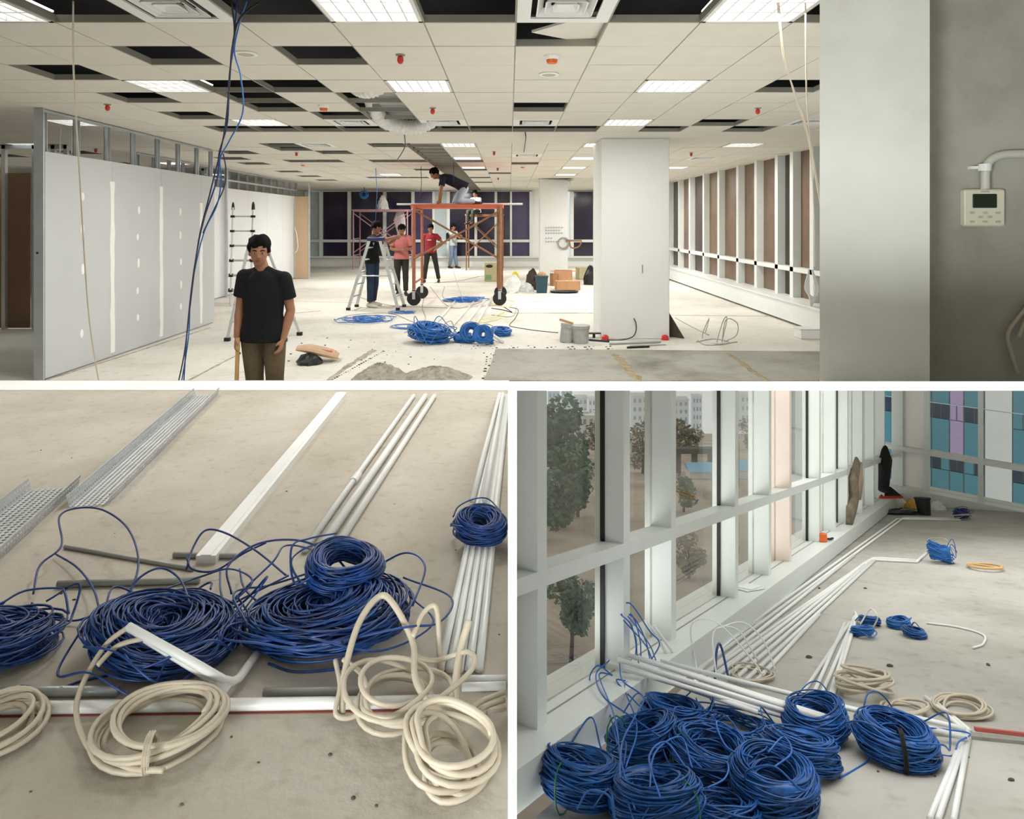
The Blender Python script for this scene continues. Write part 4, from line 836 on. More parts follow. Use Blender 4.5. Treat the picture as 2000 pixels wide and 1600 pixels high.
pcable([(430, 1118, .03), (432, 1160, .05), (455, 1215, .05)], .0032, 'blue strand dropping beside the big coil', M_navy2, G10); pcable([(468, 1112, .03), (478, 1150, .05), (520, 1190, .05)], .0032, 'blue strand dropping between the two big coils', M_navy2, G10)
pcable([(524, 1296), (575, 1312), (650, 1308), (690, 1300)], .0032, 'blue strand lying behind the long white pipe', M_navy2)
pcable([(40, 1340), (110, 1345), (160, 1330), (210, 1320)], .0032, 'blue strand lying along the grey pipe', M_navy2)
G11 = 'cream cord bends over the platform coils'
pcable([(252, 1224, .15), (205, 1262, .10), (160, 1340, .05), (150, 1400, .02), (180, 1468, .01), (250, 1500, .012), (320, 1505, .02)], .0062, 'cream cord sweeping from the propped conduit round into its coil', M_cream, G11)
pcable([(285, 1246, .13), (230, 1262, .11), (190, 1300, .09)], .0062, 'cream cord leaving the second propped conduit', M_cream, G11)
pcable([(668, 1395, .01), (672, 1320, .06), (700, 1220, .12), (740, 1166, .15), (768, 1180, .14), (806, 1255, .08), (812, 1330, .06), (850, 1392, .02)], .0085, 'thick cream arch standing over the loose coil', M_cream, G11)
pcable([(806, 1245, .09), (828, 1197, .12), (852, 1188, .125), (858, 1270, .05), (860, 1310, .02)], .007, 'smaller cream arch beside the conduit bundle', M_cream, G11)
pcable([(916, 1212, .12), (900, 1270, .07), (890, 1340, .03), (892, 1400, .01)], .010, 'cream stub standing up before the conduit bundle', M_cream, G11)
pcable([(655, 1290, .07), (664, 1340, .05), (656, 1395, .02), (690, 1400, .01), (716, 1370, .03), (708, 1320, .06), (670, 1288, .08)], .0062, 'small cream curl at the left of the loose coil', M_cream, G11)
for i, (a, c) in enumerate((((985, 1352, .03), (905, 1400, .02)), ((984, 1368, .02), (925, 1402, .012)), ((985, 1385, .01), (950, 1400, .01)))):
    pcable([a, ((a[0] + c[0]) / 2 - 8, (a[1] + c[1]) / 2 - 4, .04), c], .0062, 'cream cord end fanning out at the low wall, %s' % ('upper', 'middle', 'lower')[i], M_cream, G11)
b = MB(); P0, P1 = FP(-30, 1399), FP(900, 1386); sd = Vector((0, .006, 0)); b.hexa([P0 - sd, P1 - sd, P1 + sd, P0 + sd], [q + Vector((0, 0, .002)) for q in (P0 - sd, P1 - sd, P1 + sd, P0 + sd)]); solo('chalk_line', b, mat('dull_red_marking', C(128, 62, 54), 0.8, var=.2), 'dull red line on the platform along the long white pipe', 'marking')
def chips(name, label, pts, m, frame, size, seed):
    q = random.Random(seed); b = MB()
    for p in pts:
        c = frame(*p); s = size * q.uniform(.5, 1.4); b.ball((c.x, c.y, c.z + s * .3), (s * q.uniform(.7, 1.5), s * q.uniform(.5, 1.1), s * .5), 6, 4)
    o = solo(name, b, m, label, 'debris', kind='stuff'); return o
M_chip = mat('dark_grit', C(84, 78, 68), 0.9, var=.3)
chips('grit', 'scattered dark grit on the platform', [(60, 1547), (355, 1572), (224, 1042), (140, 895), (645, 1475), (975, 1240), (560, 960), (770, 985), (890, 1075), (120, 1160), (145, 1172), (690, 1560), (80, 880), (505, 1490), (735, 1575), (452, 1440)], M_chip, FP, .004, 3)
chips('grit', 'scattered grit on the ramp floor', [(1818, 1512), (1826, 1517), (1738, 1302), (1890, 1480), (1715, 1508), (1580, 1285), (1600, 1150), (1690, 1150), (1930, 1300), (1975, 1525)], M_chip, FR, .010, 4)
# ---------------------------------------------------------------- the office: partitions
def stud(b, x, y, z0, z1, w=.075, d=.04):
    b.bx(x - d / 2, y - w / 2, z0, x - d / 2 + .006, y + w / 2, z1); b.bx(x - d / 2, y - w / 2, z0, x + d / 2, y - w / 2 + .006, z1); b.bx(x - d / 2, y + w / 2 - .006, z0, x + d / 2, y + w / 2, z1)
XP = -5.0
t = thing('stud_partition', 'grey plasterboard partition on metal studs with white filled joints, at the left', 'partition', (XP, 7.36, 0))
ys = [7.40, 7.98, 8.59, 9.18, 9.81, 10.42, 11.04, 11.56]
for i, y in enumerate(ys):
    m = MB(); stud(m, XP - .035, y, .03 if i else .0, 2.92, .1 if i == 0 else .075); part('stud', m, M_galv, t, world=True)
for z in (0.0, 2.885): m = MB(); m.bx(XP - .06, 7.36, z, XP - .01, 11.6, z + .03); part('track', m, M_galv, t, world=True)
m = MB(); m.bx(XP - .09, 7.34, 0, XP + .012, 7.362, 2.92); part('end_stud', m, M_galv, t, world=True)
yb = [7.37, 8.62, 9.83, 11.10, 11.60]
for i in range(4): m = MB(); m.bx(XP, yb[i] + .002, .02, XP + .012, yb[i + 1] - .002, 2.46); part('board', m, M_gyp, t, world=True)
q = random.Random(5)
for i in (1, 2, 3):
    m = MB(); n = 14; L = []; R_ = []
    for k in range(n): z = .06 + (2.15 if i < 3 else 1.95) * k / (n - 1); L.append((yb[i] - .045 + q.uniform(-.012, .012), z)); R_.append((yb[i] + .045 + q.uniform(-.012, .012), z))
    V = [(XP + .0125, y, z) for y, z in L] + [(XP + .0125, y, z) for y, z in R_] + [(XP + .0145, y, z) for y, z in L] + [(XP + .0145, y, z) for y, z in R_]
    f = []
    for k in range(n - 1): f += [(2 * n + k, 3 * n + k, 3 * n + k + 1, 2 * n + k + 1), (k, k + 1, 2 * n + k + 1, 2 * n + k)[::-1], (n + k, n + k + 1, 3 * n + k + 1, 3 * n + k)]
    m.add(V, f); part('joint_strip', m, M_filler, t, world=True)
for y, zs in ((8.02, (.40, 1.15, 1.62, 2.0)), (9.22, (.42, .78, 1.15, 1.5, 1.86)), (10.42, (.42, .75, 1.1, 1.5, 1.86))):
    for z in zs:
        m = MB(); m.ball((XP + .012, y + q.uniform(-.02, .02), z), (.003, .032, .055 * q.uniform(.8, 1.2)), 10, 6, None); part('filler_spot', m, M_filler, t, world=True)
m = MB(); m.bx(XP - .06, 7.335, 1.36, XP - .04, 7.345, 1.38); part('screw', m, M_black, t, world=True)
# white partition farther back
XQ = -6.5
t = thing('stud_partition', 'white boarded partition with open studs above, behind the telescopic ladder', 'partition', (XQ, 12.0, 0))
for i in range(17): m = MB(); stud(m, XQ - .035, 12.05 + i * .56, 0, 2.92); part('stud', m, M_galv, t, world=True)
for i in range(7): m = MB(); m.bx(XQ, 12.0 + i * 1.27, .02, XQ + .012, 13.265 + i * 1.27, 2.48); part('board', m, M_gypw, t, world=True)
m = MB(); m.bx(XQ - .06, 12.0, 2.885, XQ - .01, 21.0, 2.92); part('track', m, M_galv, t, world=True)
m = MB(); m.bx(XQ - .06, 12.0, 1.5 + 1.15, XQ - .01, 21.0, 2.69); part('track', m, M_galv, t, world=True)
t = thing('fibreboard_sheet', 'tall pale brown board at the far end of the white partition', 'board', (-6.32, 20.6, 0))
m = MB(); m.bx(-6.42, 20.55, 0.02, -6.02, 20.58, 2.47); part('sheet', m, M_board2, t, world=True); m = MB(); m.bx(-6.02, 20.54, 0, -5.98, 20.6, 2.9); part('edge_stud', m, M_galv, t, world=True)
m = MB(); m.tube(smooth_path([(-6.42, 20.5, 1.55), (-6.36, 20.5, 1.35), (-6.32, 20.5, .95), (-6.40, 20.5, .78)], 8), .012, 6); part('hanging_cord', m, M_pvc, t, world=True)
# brown boards and frames at the far left
t = thing('fibreboard_wall', 'dark brown boards on a metal frame at the far left edge', 'board', (-7.9, 10.9, 0))
for x0, x1 in ((-8.6, -7.62), (-7.60, -7.35), (-7.33, -7.1)): m = MB(); m.bx(x0, 10.9, .02, x1, 10.92, 2.48); part('board', m, M_board, t, world=True)
for x in (-8.0, -7.52, -7.22, -7.02): m = MB(); m.bx(x - .03, 10.84, 0, x + .03, 10.9, 2.92); part('stud', m, M_alu, t, world=True)
m = MB(); m.bx(-8.6, 10.84, 2.86, -7.0, 10.9, 2.92); part('track', m, M_galv, t, world=True)
t = thing('metal_frame', 'bare metal stud frame beyond the grey partition', 'frame', (-8.0, 15.5, 0))
for i in range(9): m = MB(); m.bx(-10.6 + i * .52, 15.5, 0, -10.54 + i * .52, 15.56, 2.92); part('stud', m, M_galv, t, world=True)
for z in (2.46, 2.86): m = MB(); m.bx(-10.6, 15.5, z, -6.6, 15.56, z + .05); part('rail', m, M_galv, t, world=True)
m = MB(); m.bx(-10.6, 15.57, 0, -6.6, 15.59, 2.2); part('board', m, M_gypw, t, world=True)
# ---------------------------------------------------------------- ladders
def rail(m, a, c, w=.05, d=.022):
    a, c = Vector(a), Vector(c); u = (c - a).normalized(); s = u.cross(Vector((0, 1, 0))); s = s.normalized() if s.length > .1 else Vector((1, 0, 0)); v = u.cross(s)
    m.hexa([a - s * w / 2 - v * d / 2, a + s * w / 2 - v * d / 2, a + s * w / 2 + v * d / 2, a - s * w / 2 + v * d / 2], [c - s * w / 2 - v * d / 2, c + s * w / 2 - v * d / 2, c + s * w / 2 + v * d / 2, c - s * w / 2 + v * d / 2])
M_cap = mat('blue_plastic_cap', C(34, 44, 92), 0.5, var=.1)
def stepladder(label, feet, top, zt, rungs, w, cap=True, steps=None):
    """feet / top: left-front, left-rear, right-front, right-rear as (x, y)"""
    c = (sum(p[0] for p in feet) / 4, sum(p[1] for p in feet) / 4, 0); t = thing('step_ladder', label, 'ladder', c)
    for s in (0, 2):
        R_ = []
        for k in (s, s + 1):
            a, b_ = Vector((*feet[k], .03)), Vector((*top[k], zt)); m = MB(); rail(m, a, b_, w, .03); part('rail', m, M_alu, t, world=True); R_.append((a, b_))
            m = MB(); m.box((feet[k][0], feet[k][1], .025), (.075, .06, .05)); part('rubber_foot', m, M_black, t, world=True)
        for i in range(1, rungs + 1):
            f = i / (rungs + .6); p0, p1 = R_[0][0].lerp(R_[0][1], f), R_[1][0].lerp(R_[1][1], f); m = MB(); m.hexa([p0 + Vector((-.03, 0, -.012)), p1 + Vector((-.03, 0, -.012)), p1 + Vector((.03, 0, -.012)), p0 + Vector((.03, 0, -.012))], [p0 + Vector((-.03, 0, .012)), p1 + Vector((-.03, 0, .012)), p1 + Vector((.03, 0, .012)), p0 + Vector((.03, 0, .012))]); part('step', m, M_alu, t, world=True)
    xs = [p[0] for p in top]; yy = [p[1] for p in top]
    if cap: m = MB(); m.rbox(((min(xs) + max(xs)) / 2, (min(yy) + max(yy)) / 2, zt + .03), (max(xs) - min(xs) + .08, max(yy) - min(yy) + .08, .07), .015); part('top_cap', m, M_cap, t, world=True)
    a = Vector((*feet[0], .03)).lerp(Vector((*top[0], zt)), .48); b_ = Vector((*feet[2], .03)).lerp(Vector((*top[2], zt)), .48); m = MB(); m.bar(a, b_, .014, 6); part('spreader', m, M_alu, t, world=True)
stepladder('aluminium step ladder with a dark blue cap, at which the man in jeans leans', [(-3.11, 13.24), (-3.06, 13.75), (-2.154, 13.24), (-2.11, 13.75)], [(-2.73, 13.35), (-2.70, 13.65), (-2.52, 13.35), (-2.49, 13.65)], 1.34, 5, .055)
stepladder('slender aluminium step ladder behind the young man in black', [(-4.03, 9.8), (-3.80, 10.5), (-3.2, 9.75), (-3.15, 10.3)], [(-3.80, 10.0), (-3.74, 10.3), (-3.70, 10.0), (-3.66, 10.3)], 1.37, 5, .035, cap=False)
t = thing('telescopic_ladder', 'telescopic ladder with black joints leaning on the white partition', 'ladder', (-5.6, 14.1, 0))
for j, (x0, y0) in enumerate(((-5.80, 14.2), (-5.68, 13.9))):
    for s in (-.0, .42):
        a, c = Vector((x0 + s + .02, y0, 0)), Vector((x0 + s - .02, y0 + .25, 2.0 - .0 * j)); m = MB(); m.bar(a, c, .02, 8); part('rail', m, M_alu, t, world=True)
        if j == 0 or s: m = MB(); m.lathe([(.035, 0), (.028, .1), (.012, .16)], 8, Matrix.Translation(c - Vector((0, 0, .04)))); part('rubber_tip', m, M_black, t, world=True)
        for i in range(1, 7): p = a.lerp(c, i / 6.6); m = MB(); m.box(tuple(p), (.08, .05, .045)); part('joint', m, M_black, t, world=True)
    for i in range(1, 7):
        f = i / 6.6; p0 = Vector((x0 + .02, y0, 0)).lerp(Vector((x0 - .02, y0 + .25, 2.0)), f); m = MB(); m.bar(p0, p0 + Vector((.42, 0, 0)), .014, 6); part('rung', m, M_alu, t, world=True)
# ---------------------------------------------------------------- scaffolds
M_scaf = mat('orange_scaffold', C(172, 106, 80), 0.55, 0.1, .15, 6); M_plank = mat('orange_plank', C(206, 98, 66), 0.5, var=.06); M_rust = mat('rusty_tube', C(146, 104, 74), 0.6, 0.1, .2, 9); M_pink = mat('pink_scaffold', C(178, 140, 146), 0.6, var=.1)
def wheel(t, x, y):
    m = MB(); M = Matrix.Translation((x, y, .14)) @ Matrix.Rotation(PI / 2, 4, 'X') @ Matrix.Rotation(0, 4, 'Z'); m.lathe([(.09, -.025), (.14, -.025), (.14, .025), (.09, .025)], 20, M); part('tyre', m, M_black, t, world=True)
    m = MB(); m.lathe([(.03, -.02), (.1, -.018), (.1, .018), (.03, .02)], 16, M); part('wheel_hub', m, M_alu, t, world=True)
    m = MB(); m.bx(x - .03, y - .045, .13, x + .03, y - .035, .32); m.bx(x - .03, y + .035, .13, x + .03, y + .045, .32); m.bx(x - .03, y - .045, .3, x + .03, y + .045, .33); part('fork', m, M_alu, t, world=True)
x0, x1, y0, y1 = -1.95, -.2, 14.0, 15.3; ZP = 2.06
t = thing('scaffold', 'orange rolling scaffold with a plank deck and rubber wheels', 'scaffold', ((x0 + x1) / 2, (y0 + y1) / 2, 0))
for x, y, m_ in ((x0, y0, M_scaf), (x0, y1, M_scaf), (x1, y0, M_rust), (x1, y1, M_rust)):
    m = MB(); m.bar((x, y, .3), (x, y, ZP - .02), .036 if y == y0 else .03, 10); part('post', m, m_, t, world=True); wheel(t, x, y)
for x, m_ in ((x0, M_scaf), (x1, M_rust)):
    for z in (.45, 1.0, 1.97): m = MB(); m.bar((x, y0, z), (x, y1, z), .022, 8); part('frame_rail', m, m_, t, world=True)
m = MB(); m.bx(x1 - .06, y0 + .02, .35, x1 - .03, y0 + .07, 2.0); m.bx(x1 + .04, y0 + .05, .35, x1 + .07, y0 + .1, 2.0); part('inner_post', m, M_rust, t, world=True)
for k in range(3): m = MB(); m.rbox(((x0 + x1) / 2, y0 + .22 + k * .43, ZP - .03), (x1 - x0 + .14, .40, .075), .01); part('plank', m, M_plank, t, world=True)
for a, c, m_ in (((x0, y0, 1.95), (x1, y0, .95), M_rust), ((x1, y0 - .03, 1.93), (x0, y0 - .03, .95), M_rust)): m = MB(); m.bar(a, c, .02, 8); part('brace', m, m_, t, world=True)
m = MB(); m.bar((-2.42, 14.75, 2.085), (.28, 14.6, 2.085), .022, 8); solo('long_tube', m, M_alu, 'long pale tube lying across the orange scaffold deck', 'tube')
def frame_tower(label, x0, x1, y0, y1, zt, m_, r=.024):
    t = thing('scaffold', label, 'scaffold', ((x0 + x1) / 2, (y0 + y1) / 2, 0))
    for x in (x0, x1):
        for y in (y0, y1): m = MB(); m.bar((x, y, 0), (x, y, zt), r, 8); part('post', m, m_, t, world=True)
        for z in (.5, 1.1, zt - .02): m = MB(); m.bar((x, y0, z), (x, y1, z), r * .8, 8); part('frame_rail', m, m_, t, world=True)
    for y in (y0, y1):
        m = MB(); m.bar((x0, y, zt - .02), (x1, y, zt - .02), r, 8); part('top_rail', m, m_, t, world=True)
        for a, c in (((x0, y, zt - .1), (x1, y, .6)), ((x1, y, zt - .1), (x0, y, .6))): m = MB(); m.bar(a, c, r * .7, 8); part('brace', m, m_, t, world=True)
    m = MB(); m.bx(x0 - .05, y0, zt, x1 + .05, y1, zt + .04); part('plank', m, m_, t, world=True)
frame_tower('distant pink scaffold before the dark windows at the left', -5.6, -3.66, 24.6, 25.7, 2.12, M_pink); frame_tower('small distant scaffold behind the orange one', -1.52, -.24, 24.2, 25.6, 1.94, M_rust)
# ---------------------------------------------------------------- cables hanging from the ceiling
def wcable(pts, r, label, m, name='hanging_cable', group=None, seg=10):
    b = MB(); b.tube(smooth_path(pts, seg), r, 6); return solo(name, b, m, label, 'cable', group, smooth=True)
def H(px, py, Y): return tuple(PT(px, py, Y))
GH = 'dark and blue cables hanging at the left'
def hy(py, y0=3.86, y1=5.18): return y0 + (y1 - y0) * max(0.0, min(1.0, (py - 20) / 700.0)) ** 1.0
def HG(pts, d=0.0, y1=5.18): return [H(x, y, hy(y, 3.86, y1) + d) for x, y in pts]
wcable(HG([(452, 2), (458, 60), (452, 105), (446, 190), (436, 270), (412, 370), (388, 470), (371, 600), (360, 690), (345, 762)]), .005, 'dark cable of the hanging bundle, straightest', M_darkcable, group=GH)
wcable(HG([(482, 2), (468, 45), (458, 100), (470, 150), (474, 220), (448, 275), (430, 310), (432, 350), (424, 400), (400, 450), (384, 510), (372, 580), (368, 660), (352, 762)], .02), .0045, 'blue cable of the hanging bundle, bowed out to the right', M_blue2, group=GH)
wcable(HG([(463, 2), (456, 90), (448, 150), (444, 240), (428, 300), (424, 350), (398, 430), (380, 520), (366, 640), (358, 762)], .01), .005, 'navy cable of the hanging bundle, in the middle', M_navy, group=GH)
wcable(HG([(436, 300), (441, 330), (438, 365), (420, 405), (396, 455)], .02), .004, 'short dark strand looped into the hanging bundle', M_darkcable, group=GH)
wcable(HG([(505, 5), (475, 28), (462, 50), (455, 85)]), .006, 'black cable end curving out of the opening over the hanging bundle', M_black, group=GH)
wcable(HG([(143, 2), (143, 110), (148, 220), (156, 350), (163, 470), (172, 600), (182, 680), (196, 762)]), .0055, 'white cable hanging at the far left before the partition', M_cream)
GW = 'white cables hanging by the pillar'
wcable(HG([(1518, 2), (1524, 60), (1532, 120), (1552, 180), (1576, 250), (1592, 330), (1604, 400), (1612, 480)], 0, 4.6), .0048, 'white cable beside the pillar, slanting', M_cream, group=GW)
wcable(HG([(1573, 2), (1574, 110), (1576, 200), (1582, 270), (1592, 340), (1606, 420)], 0, 4.6), .0048, 'white cable beside the pillar, straighter', M_cream, group=GW)
wcable(HG([(1521, 2), (1530, 100), (1548, 172), (1570, 240), (1583, 300), (1590, 420), (1591, 520)], .02, 4.6), .004, 'white cable beside the pillar, hanging lowest', M_cream, group=GW)
for px, pts in ((120, ((120, 205), (118, 250), (117, 300))), (140, ((140, 205), (141, 260), (140, 300)))): wcable([H(a, b_, 9.0) for a, b_ in pts], .012, 'pale hanger rod left of the partition studs, %s' % ('left' if px == 120 else 'right'), M_pvc, 'hanger_rod')
wcable([H(1026, 258, 9.3), H(1027, 270, 9.4), H(1025, 285, 10.3), H(1023, 298, 12.2)], .007, 'thin dark wire hanging at the centre to a distant diffuser', M_darkcable)
wcable([H(790, 262, 9.6), H(791, 285, 10.0), H(784, 300, 10.6), H(776, 312, 11.2)], .008, 'thin dark wire below the flexible duct', M_darkcable)
wcable([H(733, 318, 15), H(735, 350, 17), H(736, 380, 20), H(733, 436, 24)], .010, 'thin wire dropping to the distant pink scaffold', M_blue2)
wcable([H(822, 318, 15), H(823, 360, 15.4), H(820, 385, 15.6)], .008, 'thin wire over the crouching man', M_darkcable); wcable([H(886, 315, 14.3), H(886, 360, 14.4)], .006, 'thin wire right of the crouching man', M_darkcable)
t = coil(Matrix.Translation(PT(711, 380, 23.9)) @ Matrix.Rotation(PI / 2, 4, 'X'), .17, .05, .05, 8, .012, 61, M_blue2, 'bright blue coil hung high before the dark windows', 'cable coil', name='hanging_coil')
t = coil(Matrix.Translation(PT(733, 444, 24.1)) @ Matrix.Rotation(PI / 2, 4, 'X'), .16, .08, .06, 9, .014, 62, M_blue2, 'blue coil hung on the distant pink scaffold', 'cable coil', name='hanging_coil')
wcable([H(711, 366, 23.9), H(711.5, 370, 23.9), H(711, 374, 23.9)], .012, 'short wire holding the bright blue coil at the ceiling', M_darkcable)
heap('cloth_bundle', 'white cloth bundle on the distant pink scaffold', 'cloth', 748, 410, (.22, .15, .5), M_wbag, 8, frame=lambda x, y: Vector(((x - CX) / F * 25.0, 25.0, 2.16)), rot=Matrix.Identity(4))
m = MB(); m.loft([PT(782, 410, 24.9), PT(780, 430, 24.9), PT(784, 455, 24.9), PT(778, 480, 24.9)], [(.12, .04), (.22, .06), (.16, .06), (.05, .03)], n=10); solo('hanging_sheet', m, mat('grey_sheet', C(186, 176, 178), .8, var=.1), 'pale crumpled sheet hanging on the distant pink scaffold', 'cloth')
# ---------------------------------------------------------------- coils and tangles on the office floor
def fcoil(px, py, R, hh, turns, seed, label, **kw):
    p = FL(px, py); tl = kw.pop('tilt', 0); return coil(Matrix.Translation(p + Vector((0, 0, kw.pop('lift', 0)))) @ Matrix.Rotation(tl, 4, 'X'), R, kw.pop('w', R * .35), hh, turns, kw.pop('r', .007), seed, kw.pop('m', M_blue2), label, **kw)
G12 = 'blue cable coils on the office floor'
fcoil(840, 668, .33, .26, 50, 71, 'big blue cable heap on the office floor before the scaffold', wob=.08, core=1, loops=4, group=G12, w=.24)
fcoil(920, 669, .155, .09, 26, 72, 'blue coil standing on edge, left of a pair', core=1, tilt=1.1, lift=.13, group=G12, w=.06); fcoil(944, 673, .145, .09, 26, 73, 'blue coil standing on edge, right of a pair', core=1, tilt=1.1, lift=.12, group=G12, w=.06)
fcoil(905, 668, .14, .12, 18, 74, 'blue coil half hidden behind the standing pair', core=1, group=G12, loops=1); fcoil(978, 655, .17, .11, 22, 75, 'blue coil at the right end of the office coils', core=1, loops=2, group=G12); fcoil(956, 672, .07, .08, 10, 76, 'small blue coil at the foot of the standing pair', core=1, group=G12)
G13 = 'flat blue cable tangles on the office floor'
fcoil(712, 627, .42, .05, 12, 77, 'flat blue tangle by the step ladder', wob=.3, loops=3, w=.36, group=G13); fcoil(905, 588, .42, .06, 26, 78, 'dense blue heap under the orange scaffold', wob=.15, loops=3, w=.36, group=G13, core=1); fcoil(645, 510, .55, .14, 22, 79, 'blue heap at the foot of the far windows', wob=.15, w=.45, group=G13, core=1, r=.012)
fcoil(815, 640, .38, .03, 5, 80, 'loose blue loops left of the big blue heap', wob=.3, w=.3, group=G13, r=.006); fcoil(790, 612, .3, .03, 5, 81, 'thin blue loops under the step ladder', wob=.3, w=.25, group=G13, r=.006); fcoil(955, 510, .3, .12, 7, 82, 'small blue and grey coil by the far sill', wob=.2, r=.012)
G14 = 'thin grey wires straggling over the office floor'
def gw(pts, label, m=M_greypvc, r=.006): b = MB(); b.tube(smooth_path([FL(p[0], p[1], (p[2] if len(p) > 2 else 0) + r) for p in pts], 8), r, 5); solo('loose_wire', b, m, label, 'wire', G14, smooth=True)
gw([(660, 622), (690, 615), (760, 612), (810, 630), (850, 640)], 'wire passing behind the flat blue tangle'); gw([(830, 575), (825, 600), (830, 625), (790, 650)], 'wire falling from the scaffold wheel to the big heap'); gw([(868, 560, .6), (865, 580, .3), (880, 590, .05)], 'wire standing off the dense blue heap, left'); gw([(885, 530, .5), (900, 575, .2), (905, 590, .05)], 'wire standing off the dense blue heap, right')
gw([(880, 650), (868, 635, .3), (882, 628, .32), (888, 650)], 'pale wire loop behind the big blue heap'); gw([(915, 655), (905, 636, .25), (930, 630, .28), (950, 650)], 'pale wire loop behind the standing pair'); gw([(930, 655), (945, 634, .28), (965, 640, .2), (962, 660)], 'pale wire loop right of the standing pair')
gw([(995, 600), (1012, 605), (1006, 622), (995, 635), (1010, 640), (1050, 646), (1090, 650)], 'dark wire running right toward the grey buckets', M_darkcable); gw([(1010, 598), (1000, 618), (960, 615)], 'wire under the right wheel of the scaffold'); gw([(840, 560), (880, 600), (940, 590), (990, 570)], 'wire crossing under the orange scaffold'); gw([(700, 580), (760, 596), (830, 600), (900, 602)], 'wire lying across behind the step ladder')
gw([(850, 552), (900, 548), (945, 540), (990, 560)], 'thin wire far under the scaffold deck'); gw([(960, 602), (985, 606), (1000, 610), (985, 600)], 'dark scribble of wire beside the scaffold wheel', M_black, .008)
M_yelw = mat('yellow_wire', C(236, 224, 120), 0.5, var=.06); gw([(920, 640, .02), (930, 625, .1), (955, 622, .05), (985, 610), (970, 625), (925, 632)], 'yellow wire loop behind the standing pair', M_yelw); gw([(955, 590), (985, 600), (1005, 590), (975, 584)], 'yellow wire loop round the scaffold wheel', M_yelw)
for i, (a, c) in enumerate((((852, 630), (892, 585)), ((880, 640), (925, 590)), ((905, 640), (948, 585)), ((925, 642), (962, 580)))):
    b = MB(); b.tube([FL(*a, .02), FL(*c, .02)], .022, 8); solo('conduit', b, M_pvc, 'white conduit on the office floor behind the blue coils, %s' % ('leftmost', 'second', 'third', 'rightmost')[i], 'conduit', 'white conduits on the office floor', smooth=True)
b = MB(); b.tube([FL(948, 644, .12), FL(982, 668, .02)], .022, 8); solo('conduit', b, M_pvc, 'white conduit lying over the right-hand blue coil', 'conduit', smooth=True)
gw([(1400, 668), (1412, 628, .45), (1420, 622, .5), (1412, 660)], 'grey wire loop standing right of the column, narrow'); gw([(1410, 668), (1418, 625, .5), (1440, 632, .4), (1438, 655, .1), (1415, 668)], 'grey wire loop standing right of the column, wide'); gw([(1378, 650), (1385, 622, .3), (1372, 660), (1400, 672), (1440, 668)], 'grey wire curled flat right of the column'); gw([(1360, 668), (1395, 662), (1425, 670), (1380, 674), (1362, 664)], 'grey wire tangle flat on the floor right of the column')
gw([(1318, 620), (1345, 635), (1385, 655)], 'pale cord on the floor running from the column')
# ---------------------------------------------------------------- clutter by the far column
M_carton = mat('carton', C(196, 150, 112), 0.8, var=.08, scale=5); M_carton2 = mat('pale_carton', C(190, 178, 140), 0.8, var=.08, scale=5)
def box_open(label, px, py, d, m, turn=0, flaps=True, name='cardboard_box', lift=0, grp='cardboard boxes by the far column'):
    t = thing(name, label, 'box', Matrix.Translation(FL(px, py) + Vector((0, 0, lift))) @ Matrix.Rotation(turn, 4, 'Z'), grp); w, dp, h = d; k = .012
    b = MB(); b.bx(-w / 2, -dp / 2, 0, w / 2, -dp / 2 + k, h); b.bx(-w / 2, dp / 2 - k, 0, w / 2, dp / 2, h); b.bx(-w / 2, -dp / 2, 0, -w / 2 + k, dp / 2, h); b.bx(w / 2 - k, -dp / 2, 0, w / 2, dp / 2, h); b.bx(-w / 2, -dp / 2, 0, w / 2, dp / 2, k); part('carton_body', b, m, t)
    if flaps:
        for s in (-1, 1): b = MB(); b.box((s * (w / 2 + h * .12), 0, h - .02), (h * .3, dp * .95, .01), None); part('flap', b, m, t)
    else: b = MB(); b.box((0, 0, h), (w, dp, .01)); part('lid', b, m, t); b = MB(); b.box((0, 0, h + .006), (w * .12, dp, .004)); part('tape', b, M_carton2, t)
    return t
tb = box_open('pale upright carton with a dark hole, behind the scaffold post', 959, 549, (.36, .32, .52), M_carton2, .1, False); b = MB(); b.lathe([(.10, 0), (.1, .012)], 14, Matrix.Translation((-.06, -.163, .44)) @ Matrix.Rotation(PI / 2, 4, 'X') @ Matrix.Scale(.45, 4, (0, 1, 0))); part('hand_hole', b, M_black, tb); b = MB(); b.box((-.08, -.163, .12), (.16, .006, .14)); part('printed_patch', b, mat('green_print', C(120, 160, 110), .7, var=.3, scale=30), tb)
box_open('open orange brown carton at the back of the pile', 1100, 557, (.48, .36, .40), M_carton, -.1); box_open('long low carton in front of the open one', 1108, 566, (.6, .35, .22), M_carton, .05, False); box_open('tall narrow carton left of the open one', 1082, 558, (.16, .2, .32), mat('brown_carton', C(166, 122, 84), .8), .3, False); box_open('olive carton by the column at the right end of the pile', 1138, 545, (.34, .34, .34), M_carton2, .2, False)
t = thing('waste_bin', 'dark teal bin with a cloth over its rim, in front of the cartons', 'bin', FL(1058, 572)); m_t = mat('teal_plastic', C(32, 68, 78), .5, var=.1)
b = MB(); b.hexa([(-.12, -.10, 0), (.12, -.10, 0), (.12, .10, 0), (-.12, .10, 0)], [(-.145, -.12, .40), (.145, -.12, .40), (.145, .12, .40), (-.145, .12, .40)]); part('bin_body', b, m_t, t); b = MB(); b.bx(-.155, -.13, .38, .155, .13, .41); part('bin_rim', b, m_t, t); b = MB(); b.ball((.0, 0, .42), (.11, .09, .09), 10, 6); part('rubbish', b, mat('tan_rubbish', C(176, 140, 106), .8, var=.3, scale=20), t)
